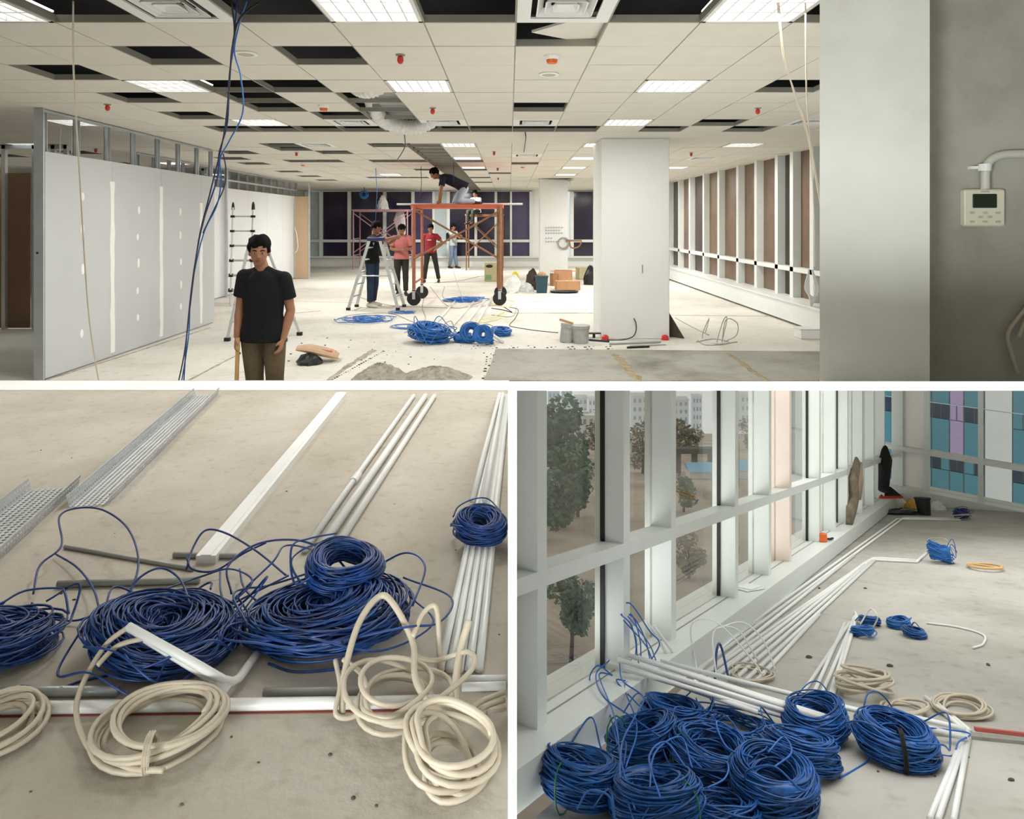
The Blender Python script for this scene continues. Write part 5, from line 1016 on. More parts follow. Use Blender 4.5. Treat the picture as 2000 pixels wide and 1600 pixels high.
t = thing('paint_tray', 'flat black oval tray on the floor before the cartons', 'tray', FL(1102, 572)); b = MB(); b.lathe([(.3, .0), (.36, .04), (.34, .045), (.28, .015)], 24, Matrix.Scale(.6, 4, (0, 1, 0))); part('tray_body', b, M_black, t); b = MB(); b.box((.0, 0, .02), (.2, .1, .02)); part('tray_pad', b, M_black, t)
heap('orange_sheet', 'crumpled orange yellow sheet behind the black tray', 'sheet', 1112, 566, (.26, .16, .13), M_yel, 11, FL, Matrix.Identity(4)); heap('helmet', 'bright yellow round bag behind the white sacks', 'bag', 1006, 546, (.13, .13, .24), mat('bright_yellow', C(240, 222, 40), .5, var=.05), 12, FL, Matrix.Identity(4))
heap('sack', 'large white plastic sack by the scaffold post', 'bag', 1003, 566, (.26, .2, .36), M_wbag, 13, FL, Matrix.Identity(4)); heap('sack', 'smaller white sack with grey folds left of the bin', 'bag', 1028, 570, (.2, .15, .22), mat('grey_white_sack', C(196, 198, 196), .6, var=.2, scale=20), 14, FL, Matrix.Identity(4)); heap('dark_bag', 'dark brown bag behind the teal bin', 'bag', 1040, 556, (.2, .16, .42), mat('dark_brown_bag', C(62, 48, 44), .8, var=.3, scale=12), 15, FL, Matrix.Identity(4))
heap('dark_bag', 'second dark bag leaning at the left of the teal bin', 'bag', 1044, 566, (.12, .12, .3), mat('black_brown_bag', C(44, 38, 36), .8, var=.3, scale=12), 16, FL, Matrix.Identity(4)); heap('black_sack', 'tall black sack against the column side of the pile', 'bag', 1152, 556, (.18, .16, .52), M_sheet, 17, FL, Matrix.Identity(4)); heap('sack', 'small white bowl shaped sack on the long carton', 'bag', 1095, 566, (.14, .12, .2), M_wbag, 18, FL, Matrix.Identity(4))
heap('sack', 'crumpled clear sack at the foot of the scaffold wheel', 'bag', 995, 572, (.22, .15, .12), mat('clear_sack', C(206, 210, 206), .4, var=.2, scale=20), 19, FL, Matrix.Identity(4)); heap('helmet', 'pale helmet in the clutter before the far column', 'hat', 1055, 556, (.1, .12, .3), M_carton2, 20, FL, Matrix.Identity(4))
t = coil(Matrix.Translation((1.53, 19.49, 1.10)) @ Matrix.Rotation(PI / 2, 4, 'X'), .18, .025, .03, 4, .012, 91, M_greypvc, 'grey cable ring hung on the far column', 'cable coil', wob=.01)
m = MB(); m.bx(1.6, 19.44, 1.15, 2.05, 19.50, 1.2); m.tube(smooth_path([(1.7, 19.46, 1.2), (1.75, 19.45, .98), (1.95, 19.45, 1.0), (2.05, 19.45, 1.15)], 8), .02, 6); solo('pipe_clamp', m, M_rust, 'rust brown pipe hook beside the far column ring', 'tool')
m = MB(); q = random.Random(4)
for k, (z, n) in enumerate(((1.52, 7), (1.44, 6), (1.36, 7), (1.22, 3), (1.12, 6))):
    for i in range(n):
        xx = 1.02 + i * .075; m.tube([(xx, 19.49, z), (xx + .015, 19.49, z + .05), (xx + .03, 19.49, z + .01), (xx + .05, 19.49, z + .04)], .005, 4)
solo('handwriting', m, mat('blue_ink', C(110, 126, 156), .8), 'faint blue handwritten lines on the far column', 'writing', kind='stuff')
t = thing('torn_ceiling_panel', 'torn ceiling panel hanging at the head of the far column', 'panel', (1.3, 19.2, 2.86)); m = MB(); m.hexa([(-.5, 0, .05), (.5, -.1, .02), (.42, .5, .0), (.3, .4, .03)], [(-.5, 0, .06), (.5, -.1, .03), (.42, .5, .01), (.3, .4, .04)]); part('panel', m, M_grid, t); m = MB(); m.bar((.4, .2, .02), (.42, .2, -.12), .012, 6); part('hanger', m, M_alu, t)
# ---------------------------------------------------------------- column foot, buckets, bag, heaps
for px, lb in ((1182, 'red cap at the left foot of the white column'), (1299, 'red cap at the right foot of the white column')):
    t = thing('red_cap', lb, 'cap', FL(px, 664), 'red caps at the column foot'); b = MB(); b.lathe([(.05, 0), (.05, .05), (.03, .07), (.012, .075)], 12); part('cap_body', b, M_red, t); b = MB(); b.lathe([(.06, 0), (.06, .012)], 12); part('cap_flange', b, M_red, t)
gw([(1238, 622, .0), (1239, 640, .0), (1232, 655, 0), (1210, 664, 0), (1185, 668)], 'grey cable curving out of the socket of the white column') if False else wcable([(1.81, 9.98, .30), (1.83, 9.93, .24), (1.83, 9.92, .13), (1.77, 9.9, .04), (1.60, 9.86, .008), (1.40, 9.85, .008)], .008, 'grey cable coming out of the white column near its foot', M_darkcable, 'power_cable')
for i, (a, c, m_) in enumerate((((1190, 672), (1290, 668), M_greypvc), ((1230, 676), (1300, 672), M_alu), ((1150, 664), (1190, 667), M_darkcable), ((1225, 679), (1268, 677), M_black))):
    b = MB(); b.tube([FL(*a, .014), FL(*c, .014)], .014, 6); solo('conduit', b, m_, ('grey rod before the white column', 'shiny rod before the white column, nearer', 'short dark rod left of the column foot', 'short black strip nearest before the column')[i], 'rod', 'rods at the column foot')
b = MB(); P = [FL(1310, 652), FL(1330, 664)]; b.hexa([(2.36, 10.2, 0), (2.55, 10.0, 0), (2.56, 10.03, 0), (2.37, 10.23, 0)], [(2.345, 10.25, .42), (2.35, 10.24, .40), (2.36, 10.27, .40), (2.355, 10.28, .42)]); solo('leaning_board', b, mat('dark_board', C(74, 66, 54), .8, var=.1), 'dark offcut board leaning on the right side of the white column', 'board')
t = thing('wall_slot', 'thin slot mark on the front of the white column', 'mark', (1.935, 9.985, .96)); b = MB(); b.bx(-.006, -.004, 0, .006, .006, .12); part('slot', b, M_grid, t)
M_metalp = mat('dusty_bucket', C(168, 170, 168), .6, .2, .15, 12)
def bucket(px, py, label, R, h, tilt=0):
    t = thing('paint_bucket', label, 'bucket', Matrix.Translation(FL(px, py)) @ Matrix.Rotation(tilt, 4, 'Y'), 'dusty buckets left of the column'); b = MB(); b.lathe([(R * .85, 0), (R, h), (R * .94, h), (R * .8, .02)], 20); part('pail', b, M_metalp, t); b = MB(); b.lathe([(R * 1.05, h - .03), (R * 1.05, h + .01), (R * .95, h + .01)], 20); part('rim', b, M_metalp, t)
    b = MB(); b.tube([(R * math.cos(a), -R * .2 * math.sin(a) - .02, h - R * .9 * math.sin(a)) for a in [PI * i / 10 for i in range(11)]], .005, 5); part('handle', b, M_galv, t); return t
bucket(1134, 670, 'upright dusty grey bucket nearest the white column', .125, .24); bucket(1106, 668, 'tilted dusty grey bucket left of the upright one', .115, .24, .18)
b = MB(); b.box((0, 0, 0), (.2, .06, .03), Matrix.Translation(FL(1102, 668) + Vector((.03, 0, .29))) @ Matrix.Rotation(.3, 4, 'Y')); solo('wooden_block', b, M_carton, 'brown wooden trowel block resting on the tilted bucket', 'tool')
t = thing('trowel', 'dark trowel blade lying between bucket and column', 'tool', FL(1160, 660)); b = MB(); b.prism([(-.12, -.05), (.1, -.04), (.14, 0), (.1, .04), (-.12, .05)], .06, .075); part('blade', b, M_black, t); b = MB(); b.bar((-.1, 0, .07), (-.22, 0, .05), .014, 8); part('handle', b, M_carton, t); b = MB(); b.bar((0, 0, 0), (0, 0, .06), .02, 6); part('support', b, M_black, t)
t = thing('cement_bag', 'brown paper cement bag with a red print lying on black plastic', 'bag', Matrix.Translation(FL(620, 706)) @ Matrix.Rotation(.15, 4, 'Z'))
b = MB(); P = [(-.26, .0, .14), (-.12, 0, .14), (.02, 0, .11), (.22, 0, .07)]; b.loft([(-.24, 0, .17), (-.1, 0, .16), (.06, 0, .12), (.2, 0, .08), (.25, 0, .06)], [(.12, .025), (.15, .05), (.16, .055), (.15, .045), (.13, .02)], side=(0, 1, 0), n=12); part('paper_sack', b, mat('kraft_paper', C(190, 160, 128), .8, var=.1, bump=.4, bscale=14), t)
b = MB(); M = Matrix.Translation((.12, -.02, .145)) @ Matrix.Rotation(.26, 4, 'Y'); b.box((0, 0, 0), (.13, .16, .008), M); part('red_print', b, mat('red_print', C(196, 92, 88), .8, var=.3, scale=24), t)
heap('plastic_bag', 'crumpled black plastic bag under the cement bag', 'bag', 604, 711, (.16, .14, .13), M_sheet, 21, FL, Matrix.Identity(4))
def mound(name, label, px, py, R, h, seed, m):
    q = random.Random(seed); p = FL(px, py); n, k = 40, 14; V = []; 
    for i in range(k):
        t_ = i / (k - 1)
        for j in range(n): a = 2 * PI * j / n; rr = R * (1 - t_) * (1 + .14 * math.sin(3 * a + seed) + q.uniform(-.05, .05)); V.append((p.x + rr * math.cos(a), p.y + rr * .75 * math.sin(a), max(0.0, h * (1 - (1 - t_) ** 1.7) * (1 + q.uniform(-.09, .09))) if i else -.0))
    b = MB(); b.add(V, [(i * n + j, i * n + (j + 1) % n, (i + 1) * n + (j + 1) % n, (i + 1) * n + j) for i in range(k - 1) for j in range(n)] + [tuple(range((k - 1) * n, k * n))]); return solo(name, b, m, label, 'sand', kind='stuff')
mound('sand_heap', 'grey sand heap behind the platform, left peak', 742, 741, .33, .17, 2, M_sand); mound('sand_heap', 'lower grey sand heap behind the platform, right peak', 850, 742, .42, .14, 5, M_sand)
chips('grit', 'dirt crumbs along the edge of the fresh screed', [(900 + (i * 37) % 300, 676 + (i * 13) % 9) for i in range(40)] + [(945 + (i * 5) % 22, 690 + (i * 17) % 54) for i in range(24)], M_chip, FL, .014, 7); chips('grit', 'dirt crumbs along the floor joint left of the sand', [(650 + i * 4.3, 742 - i * 2.4) for i in range(24)] + [(560 + (i * 71) % 330, 660 + (i * 29) % 60) for i in range(30)], M_chip, FL, .011, 8)
M_dirt = concrete('dirt_line', C(170, 162, 146), C(120, 112, 96), C(190, 184, 170), 9, .95); M_dirty = concrete('yellow_dirt', C(150, 138, 112), C(120, 108, 84), C(168, 156, 130), 9, .95)
def dirt(pts, w, label, m, zb=0.0, h=.006):
    b = MB(); q = random.Random(len(label)); P = smooth_path([FL(x, y, zb) for x, y in pts], 8); n = len(P); V = []
    for i, p in enumerate(P): ww = w * q.uniform(.5, 1.2); V += [(p[0] - ww, p[1], zb), (p[0] + ww, p[1], zb), (p[0], p[1], zb + h * q.uniform(.6, 1.3))]
    b.add(V, [(3 * i + a, 3 * i + 3 + a, 3 * i + 3 + c, 3 * i + c)[::s] for i in range(n - 1) for a, c, s in ((0, 2, -1), (2, 1, -1))]); solo('dirt_streak', b, m, label, 'dirt', kind='stuff')
dirt([(640, 745), (680, 715), (705, 700), (730, 684)], .05, 'dark dirt streak left of the sand heaps', M_dirt); dirt([(90, 742), (200, 708), (300, 676), (410, 640)], .025, 'dark dust line at the foot of the plasterboard partition', M_dirt); dirt([(365, 745), (420, 716), (470, 690)], .02, 'dark floor joint behind the young man', M_dirt)
dirt([(1196, 690), (1215, 706), (1228, 722), (1250, 745)], .06, 'yellowish dirt line across the fresh screed, left', M_dirty, .012); dirt([(1422, 691), (1445, 706), (1470, 725), (1500, 745)], .04, 'yellowish dirt line across the fresh screed, right', M_dirty, .012)
for k, (a, c) in enumerate((((1000, 612), (1160, 612)), ((1310, 616), (1500, 618)), ((560, 588), (690, 592)), ((575, 612), (625, 608)), ((1040, 589), (1075, 588)))):
    dirt([a, c], .02, 'hairline floor joint %s' % ('left of the white column', 'right of the white column', 'left of the step ladder', 'right of the young man', 'before the cartons')[k], M_dirt)
t = thing('broom', 'wooden pole standing beside the young man', 'pole', (-2.07, 5.22, 0)); b = MB(); b.bar((-.02, 0, .06), (.005, 0, .82), .016, 10); part('pole', b, mat('bamboo', C(186, 152, 96), .6, var=.1), t); b = MB(); b.box((-.02, 0, .03), (.3, .06, .06)); part('broom_head', b, M_carton, t)
t = thing('floor_box', 'white box unit on the floor at the right windows', 'box', FL(1580, 660)); b = MB(); b.rbox((0, 0, .07), (.34, .25, .14), .01); part('box_body', b, M_white, t); b = MB(); b.box((0, 0, .145), (.36, .27, .012)); part('box_lid', b, M_white, t)
t = thing('cable_hank', 'hank of white cables hung on the right windows by the pillar', 'cable', (4.72, 10.75, .86))
for i in range(6):
    b = MB(); q = random.Random(i); b.tube(smooth_path([(-.05, -.05, .1), (-.06 - i * .012, -.08, -.2), (-.02 + i * .01, -.06, -.48 + i * .03), (.05 + i * .012, -.03, -.2), (0, -.05, .1)], 8), .012, 6); part('cable_loop', b, M_pvc, t)
# ---------------------------------------------------------------- controller and cables on the near wall
def NW(px, py): return PT(px, py, WY)
c = NW(1914, 406); t = thing('wall_controller', 'beige air conditioning controller with a dark green screen on the near wall', 'controller', c); s = WY / F
b = MB(); b.rbox((0, -.014, 0), (78 * s, .03, 72 * s), .006); part('case', b, mat('controller_case', C(222, 218, 198), .5, var=.02), t); b = MB(); b.rbox((-.002, -.031, 13 * s), (46 * s, .006, 27 * s), .002); part('screen', b, mat('lcd', C(32, 46, 34), .25, var=.1), t)
for i, (x, z) in enumerate(((-25, -10), (25, -10), (-25, -27), (25, -27), (0, -10), (-9, -18), (9, -18), (0, -27))): b = MB(); b.rbox((x * s, -.031, z * s), (9 * s, .005, 4 * s), .0015); part('button', b, mat('controller_button', C(186, 184, 168), .5), t)
b = MB(); b.box((0, -.0305, 31 * s), (16 * s, .003, 2.5 * s)); part('name_plate', b, mat('controller_button', C(186, 184, 168), .5), t)
t = thing('wall_conduit', 'white conduit curving up to the right from the wall controller', 'conduit', NW(1916, 368))
P = [NW(1916, 370), NW(1916, 345), NW(1918, 330), NW(1926, 315), NW(1945, 305), NW(1975, 302), NW(2030, 302)]; b = MB(); b.tube([tuple(Vector(p) + Vector((0, -.025, 0))) for p in smooth_path(P, 6)], .017, 10); part('conduit_pipe', b, mat('grey_white_pipe', C(196, 196, 186), .5, var=.03), t, world=True, smooth=True)
p = NW(1913, 328); b = MB(); b.lathe([(.024, -.014), (.024, .014)], 14, Matrix.Translation(p + Vector((.004, -.025, 0)))); b.box((p.x - .035, p.y - .012, p.z), (.03, .02, .012)); part('saddle_clip', b, M_pvc, t, world=True)
GN = 'pale cables drooping at the near wall'
for i, pts in enumerate((((2010, 580), (1985, 610), (1958, 650), (1966, 690), (1977, 726)), ((2010, 590), (1990, 620), (1974, 655)), ((2012, 596), (1992, 628), (1988, 640)))):
    wcable([tuple(NW(*p) + Vector((0, -.03 - .012 * i, 0))) for p in pts], .008, 'pale cable at the right edge of the near wall, %s' % ('longest', 'middle', 'shortest')[i], M_cream, group=GN)
q = random.Random(8)
# ---------------------------------------------------------------- people
M_skin = mat('skin', C(150, 104, 78), 0.55, var=.05, scale=12); M_hair = mat('black_hair', C(16, 14, 14), 0.8, var=.3, scale=60, spec=.1); M_lip = mat('lips', C(128, 76, 64), .5); M_eye = mat('dark_eye', C(24, 20, 20), .3); M_eyew = mat('eye_white', C(180, 172, 164), .5)
def cloth(name, c, v=.12): return mat(name, c, 0.85, var=v, scale=9, bump=.35, bscale=22, spec=.2)
J0 = dict(pelvis=(0, .0, .93), waist=(0, .0, 1.06), chest=(0, .005, 1.25), neck=(0, .02, 1.435), head=(0, -.005, 1.585),
          shL=(.175, .01, 1.385), elL=(.235, .03, 1.11), wrL=(.245, -.03, .87), shR=(-.175, .01, 1.385), elR=(-.235, .03, 1.11), wrR=(-.245, -.03, .87),
          hipL=(.088, 0, .90), knL=(.098, -.015, .49), anL=(.105, .02, .085), hipR=(-.088, 0, .90), knR=(-.098, -.015, .49), anR=(-.105, .02, .085))
def remesh(o, v):
    m = o.modifiers.new('skin', 'REMESH'); m.mode = 'VOXEL'; m.voxel_size = v; m.use_smooth_shade = True
    s = o.modifiers.new('soft', 'SMOOTH'); s.factor = .5; s.iterations = 3
def person(label, M, H, J=None, yaw=0, pitch=0, shirt=None, pants=None, shoes=None, hair=True, vox=.009, sleeve=.55, feet=None, fist=.6, face=True, name='person', long_hem=0.0, palmL=None, palmR=None):
    j = {k: Vector(v) for k, v in J0.items()}
    for k, v in (J or {}).items(): j[k] = Vector(v)
    s = H / 1.70; t = thing(name, label, 'person', M @ Matrix.Scale(s, 4) if False else M); S = lambda v: tuple(Vector(v) * s)
    HM = Matrix.Translation(j['head'] * s) @ Matrix.Rotation(yaw, 4, 'Z') @ Matrix.Rotation(pitch, 4, 'X') @ Matrix.Scale(s, 4)
    side = (j['shL'] - j['shR']).normalized(); hside = (j['hipL'] - j['hipR']).normalized()
    b = MB()
    # head with jaw, nose, brow and ears
    b.ball((0, .008, .03), (.074, .092, .092), 16, 12, HM)
    b.loft([tuple(HM @ Vector(p)) for p in ((0, -.012, .02), (0, -.02, -.035), (0, -.034, -.075), (0, -.045, -.105))], [(.070 * s, .082 * s), (.063 * s, .072 * s), (.048 * s, .052 * s), (.024 * s, .024 * s)], side=tuple(HM.to_3x3() @ Vector((1, 0, 0))), n=14)
    b.hexa([tuple(HM @ Vector(p)) for p in ((-.018, -.084, -.035), (.018, -.084, -.035), (.008, -.08, .02), (-.008, -.08, .02))][::-1], [tuple(HM @ Vector(p)) for p in ((-.012, -.112, -.032), (.012, -.112, -.032), (.006, -.092, .02), (-.006, -.092, .02))][::-1])
    for q in (-1, 1): b.ball((q * .075, .012, -.005), (.012, .022, .033), 8, 6, HM); b.ball((q * .03, -.074, .028), (.028, .016, .010), 8, 5, HM)
    b.loft([S(j['chest'].lerp(j['neck'], .7)), S(j['neck']), tuple(HM @ Vector((0, .012, -.06)))], [(.075 * s, .06 * s), (.056 * s, .056 * s), (.054 * s, .058 * s)], n=12)
    # torso
    up = (j['neck'] - j['chest']).normalized()
    tor = [j['pelvis'] - (j['waist'] - j['pelvis']) * .45, j['pelvis'], j['waist'], j['chest'], j['chest'].lerp(j['neck'], .62), j['neck'] - up * .02]
    rad = [(.14, .10), (.155, .105), (.135, .095), (.158, .108), (.150, .085), (.06, .055)]
    b.loft([S(p) for p in tor], [(a * s, c * s) for a, c in rad], side=tuple(side), n=18)
    for q, sd in (('L', 1), ('R', -1)):
        sh, el, wr, hp, kn, an = (j[k + q] for k in ('sh', 'el', 'wr', 'hip', 'kn', 'an'))
        b.ball(S(sh), .054 * s, 12, 8); b.loft([S(sh), S(sh.lerp(el, .35)), S(sh.lerp(el, .75)), S(el), S(el.lerp(wr, .28)), S(el.lerp(wr, .7)), S(wr)], [r * s for r in (.053, .050, .042, .039, .042, .033, .027)], n=12)
        # hand: palm, four fingers and a thumb
        d = (wr - el).normalized(); pal = (palmL if q == 'L' else palmR); pw = Vector(pal) if pal else (Vector((-sd, 0, 0)) - d * d.dot(Vector((-sd, 0, 0)))); pw = (pw - d * d.dot(pw)).normalized(); ac = d.cross(pw).normalized()   # pw: palm side, ac: across the knuckles
        b.loft([S(wr - d * .01), S(wr + d * .03), S(wr + d * .085)], [(.024 * s, .018 * s), (.036 * s, .016 * s), (.040 * s, .013 * s)], side=tuple(ac), n=10)
        for i, (off, ln) in enumerate(((-.028, .064), (-.010, .074), (.009, .070), (.027, .054))):
            p0 = wr + d * .078 + ac * off; a1 = fist * .7; a2 = fist * 1.7; a3 = fist * 2.4
            p1 = p0 + (d * math.cos(a1) + pw * math.sin(a1) + ac * off * 2) * ln * .42; p2 = p1 + (d * math.cos(a2) + pw * math.sin(a2)) * ln * .33; p3 = p2 + (d * math.cos(a3) + pw * math.sin(a3)) * ln * .25
            b.tube([S(p0), S(p1), S(p2), S(p3)], [.0095 * s, .009 * s, .008 * s, .006 * s], 7)
        tq = -1 if (ac.y > 0) else 1
        p0 = wr + d * .02 + ac * .024 * tq; p1 = p0 + (d * .7 + ac * tq * .55 + pw * .4).normalized() * .036; p2 = p1 + (d * .9 + pw * .5).normalized() * .03
        b.tube([S(p0), S(p1), S(p2)], [.0125 * s, .011 * s, .008 * s], 7)
        b.loft([S(hp + Vector((0, 0, .04))), S(hp), S(hp.lerp(kn, .4)), S(hp.lerp(kn, .8)), S(kn), S(kn.lerp(an, .3)), S(kn.lerp(an, .75)), S(an)], [r * s for r in (.075, .082, .074, .058, .053, .054, .038, .034)], n=12)
    o = part('body', b, M_skin, t); remesh(o, vox)
    if hair:
        b = MB(); b.ball((0, .012, .045), (.093, .112, .104), 26, 16)
        v = b.V[0]
        for k in range(len(v)):
            x, y, z = v[k]
            if (y < -.045 and z < .062 + .012 * math.sin(60 * x)) or (z < -.0 and y < .05) or z < -.045: v[k] = (x * .72, y * .72 + .004, z * .8)
            else:
                n_ = 1 + .07 * math.sin(47 * x + 5) * math.sin(51 * y) + .05 * math.sin(90 * x + 80 * z); v[k] = (x * n_, y * n_, .042 + (z - .042) * n_ * 1.04)
        b.V[0] = np.array([tuple(HM @ Vector(p)) for p in v]); part('hair', b, M_hair, t, smooth=True)
    if face:
        for q in (-1, 1):
            b = MB(); b.ball((q * .031, -.081, .006), (.0125, .0075, .0048), 10, 6, HM); e = part('eye', b, M_eyew, t, smooth=True)
            b = MB(); b.ball((q * .031, -.0865, .006), (.006, .004, .006), 8, 6, HM); part('iris', b, M_eye, e, smooth=True)
            b = MB(); b.tube([tuple(HM @ Vector(p)) for p in ((q * .014, -.090, .027), (q * .032, -.089, .033), (q * .05, -.076, .027))], .0045 * s, 5); part('eyebrow', b, M_hair, t)
        b = MB(); b.tube([tuple(HM @ Vector(p)) for p in ((-.026, -.080, -.061), (-.012, -.0885, -.064), (0, -.0905, -.064), (.012, -.0885, -.064), (.026, -.080, -.059))], [.003 * s, .006 * s, .0065 * s, .006 * s, .003 * s], 6); part('mouth', b, M_lip, t, smooth=True)
    if shirt:
        b = MB(); tor2 = [tor[0] - (j['waist'] - j['pelvis']).normalized() * long_hem, j['pelvis'], j['waist'], j['chest'], j['chest'].lerp(j['neck'], .62), j['chest'].lerp(j['neck'], .93)]
        b.loft([S(p) for p in tor2], [(a * s, c * s) for a, c in ((.188, .136), (.186, .134), (.162, .118), (.176, .124), (.160, .098), (.082, .074))], side=tuple(side), n=20)
        for q in 'LR':
            sh, el = j['sh' + q], j['el' + q]; b.ball(S(sh), .066 * s, 14, 10); b.loft([S(sh), S(sh.lerp(el, sleeve * .5)), S(sh.lerp(el, sleeve))], [r * s for r in (.066, .068, .070)], n=14)
            b.loft([S(sh), S(sh.lerp(j['neck'], .55) + Vector((0, 0, -.012))), S(sh.lerp(j['neck'], .9))], [r * s for r in (.060, .055, .05)], n=12)
        o = part('shirt', b, shirt, t); remesh(o, vox)
    if pants:
        b = MB(); b.loft([S(j['pelvis'] + (j['waist'] - j['pelvis']) * .35), S(j['pelvis']), S(j['pelvis'].lerp((j['hipL'] + j['hipR']) / 2, 1.6))], [(.160 * s, .112 * s), (.166 * s, .118 * s), (.15 * s, .11 * s)], side=tuple(hside), n=18)
        for q in 'LR':
            hp, kn, an = j['hip' + q], j['kn' + q], j['an' + q]; b.loft([S(hp + (hp - kn).normalized() * .03), S(hp.lerp(kn, .1)), S(hp.lerp(kn, .45)), S(hp.lerp(kn, .85)), S(kn), S(kn.lerp(an, .15)), S(kn.lerp(an, .5)), S(kn.lerp(an, .93))], [r * s for r in (.09, .097, .088, .074, .072, .074, .064, .060)], n=14)
        o = part('trousers', b, pants, t); remesh(o, vox)
    for q in 'LR':
        an = j['an' + q]; f = Vector(feet[q]) if feet else Vector((.12 if q == 'L' else -.12, -1, 0)); f = f.normalized(); sdv = Vector((-f.y, f.x, 0)) if abs(f.z) < .9 else Vector((1, 0, 0)); dn = Vector((0, 0, -1)) if abs(f.z) < .9 else Vector((0, -1, 0))
        b = MB(); b.loft([S(an - f * .075 + dn * .03), S(an - f * .05 + dn * .038), S(an + dn * .035), S(an + f * .09 + dn * .045), S(an + f * .16 + dn * .052), S(an + f * .185 + dn * .06)], [(a * s, c * s) for a, c in ((.026, .03), (.035, .042), (.038, .046), (.043, .036), (.040, .028), (.022, .018))], side=tuple(sdv), n=12)
        part('shoe', b, shoes or M_black, t, smooth=True)
    return t
def at(px, py, Y=None):
    return FL(px, py)
TZ = lambda p, a=0: Matrix.Translation(p) @ Matrix.Rotation(a, 4, 'Z')
c_black = cloth('black_tshirt', C(22, 23, 26)); c_brown = cloth('brown_trousers', C(86, 74, 56), .25); c_jean = cloth('dark_jeans', C(44, 56, 76), .2); c_pink = cloth('pink_shirt', C(190, 116, 112)); c_char = cloth('charcoal_trousers', C(52, 50, 46)); c_maroon = cloth('maroon_shirt', C(140, 44, 52)); c_grey = cloth('pale_grey_tshirt', C(168, 174, 172)); c_pj = cloth('pale_jeans', C(108, 124, 146)); c_white = cloth('white_shirt', C(232, 232, 228), .04); c_navy = cloth('navy_tshirt', C(38, 44, 56)); c_lblue = cloth('light_blue_trousers', C(176, 196, 208), .08); c_dgreen = cloth('dark_green_trousers', C(46, 54, 48))
s_white = mat('white_shoe', C(216, 214, 204), .6); s_dark = mat('dark_shoe', C(44, 42, 42), .6)
# the young man in black at the front
p = Vector((-1.90, 5.30, 0))
person('young man in a black T-shirt and brown trousers standing in front, arms hanging', TZ(p, .06), 1.58, dict(head=(-.03, -.015, 1.578), neck=(-.012, .015, 1.435), shL=(.168, .0, 1.355), shR=(-.160, .02, 1.375), elL=(.213, .035, 1.09), wrL=(.175, -.06, .865), elR=(-.205, .05, 1.11), wrR=(-.205, -.03, .875), knL=(.11, -.06, .5), anL=(.15, -.02, .085), knR=(-.07, .0, .49)), yaw=.22, pitch=.13, shirt=c_black, pants=c_brown, vox=.006, sleeve=.62, fist=.45, long_hem=.03)
# man leaning at the ladder
p = FL(727, 599); person('man in a black T-shirt and dark jeans reaching over the step ladder', TZ(p, 1.25), 1.70, dict(head=(0, -.09, 1.575), neck=(0, -.05, 1.43), chest=(0, -.03, 1.25), shL=(.17, -.05, 1.37), shR=(-.17, -.06, 1.37), elR=(-.19, -.33, 1.34), wrR=(-.12, -.57, 1.40), elL=(.2, -.28, 1.28), wrL=(.1, -.5, 1.38), anL=(.15, .06, .085), anR=(-.16, -.04, .085)), pitch=.35, shirt=c_black, pants=c_jean, shoes=s_white, vox=.009)
p = FL(784, 577); person('man in a pink shirt looking down at his hands beside the scaffold', TZ(p, .25), 1.64, dict(head=(0, -.06, 1.57), elL=(.25, -.02, 1.12), wrL=(.06, -.2, 1.12), elR=(-.25, -.02, 1.12), wrR=(-.04, -.22, 1.1), anL=(.1, -.05, .085), anR=(-.08, .1, .085)), pitch=.5, shirt=c_pink, pants=c_char, shoes=s_dark, vox=.009, sleeve=.75, fist=.8)
p = FL(841, 552); t = person('man in a maroon shirt with one hand on his hip under the scaffold', TZ(p, -.1), 1.62, dict(elL=(.36, .05, 1.16), wrL=(.17, -.06, 1.0), wrR=(-.2, -.1, .88), anL=(.23, .08, .085), knL=(.17, .0, .5), anR=(-.17, -.08, .085), knR=(-.13, -.06, .49)), yaw=.1, pitch=.25, shirt=c_maroon, pants=c_char, shoes=s_dark, vox=.009, palmL=(0, .3, -1))
b = MB(); b.box((-.01, -.128, 1.26), (.12, .006, .016), Matrix.Scale(1.62 / 1.7, 4)); part('chest_print', b, M_filler, t)
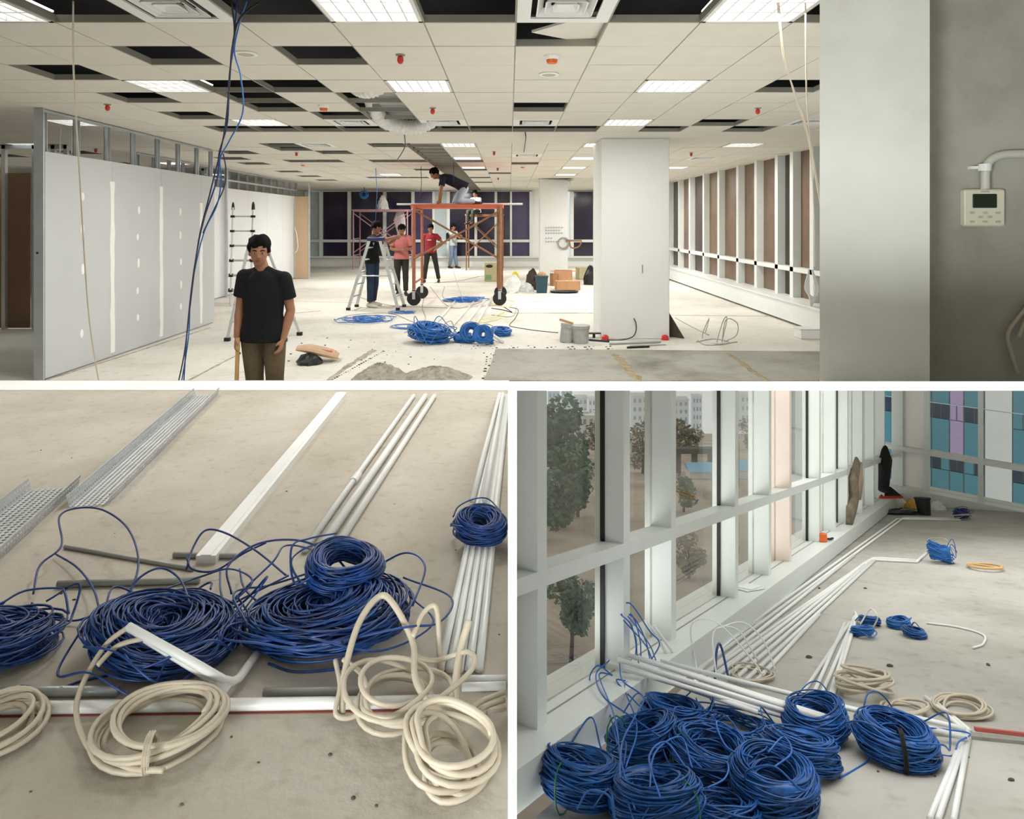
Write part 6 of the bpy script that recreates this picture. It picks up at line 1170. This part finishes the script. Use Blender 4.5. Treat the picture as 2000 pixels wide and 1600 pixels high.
p = FL(885, 524); t = person('man in pale grey T-shirt and light jeans with black bag at the far windows', TZ(p, .9), 1.62, dict(elR=(-.2, -.2, 1.2), wrR=(-.12, -.4, 1.25), elL=(.2, -.15, 1.15), wrL=(.1, -.36, 1.2), anL=(.1, -.1, .085), anR=(-.1, .1, .085)), pitch=.3, shirt=c_grey, pants=c_pj, shoes=s_dark, vox=.011)
b = MB(); b.rbox((0, .2, 1.16), (.24, .14, .32), .04); part('shoulder_bag', b, M_black, t)
# on the scaffold deck: on hands and knees, facing left
p = Vector((-1.32, 14.65, 2.0745))
person('man in a navy T-shirt and light trousers on hands and knees on the scaffold deck', TZ(p, -PI / 2 + .15), 1.62, dict(pelvis=(0, .36, .40), waist=(0, .23, .47), chest=(0, .04, .56), neck=(0, -.16, .62), head=(0, -.29, .68), shL=(.17, -.11, .575), shR=(-.17, -.11, .575), elL=(.2, -.16, .31), wrL=(.18, -.2, .09), elR=(-.2, -.14, .31), wrR=(-.18, -.16, .09), hipL=(.09, .38, .38), knL=(.12, .22, .075), anL=(.1, .62, .075), hipR=(-.09, .38, .38), knR=(-.12, .16, .075), anR=(-.1, .56, .075)),
       pitch=.55, shirt=c_navy, pants=c_lblue, shoes=s_dark, vox=.009, feet=dict(L=(0, 1, .0), R=(0, 1, .0)), fist=1.1, sleeve=.6)
# seated on the small distant scaffold
p = Vector((-1.16, 24.3, 1.98))
person('man in a white shirt and dark trousers sitting on the small distant scaffold', TZ(p, -.5), 1.62, dict(pelvis=(0, .0, .11), waist=(0, -.01, .24), chest=(0, -.05, .43), neck=(0, -.07, .61), head=(0, -.12, .75), shL=(.175, -.06, .56), shR=(-.175, -.06, .56), elL=(.22, -.2, .36), wrL=(.14, -.38, .34), elR=(-.22, -.2, .36), wrR=(-.14, -.38, .34), hipL=(.09, -.04, .10), knL=(.11, -.44, .10), anL=(.11, -.46, -.3), hipR=(-.09, -.04, .10), knR=(-.11, -.44, .10), anR=(-.11, -.44, -.3)),
       pitch=.35, shirt=c_white, pants=c_dgreen, shoes=s_dark, vox=.012)
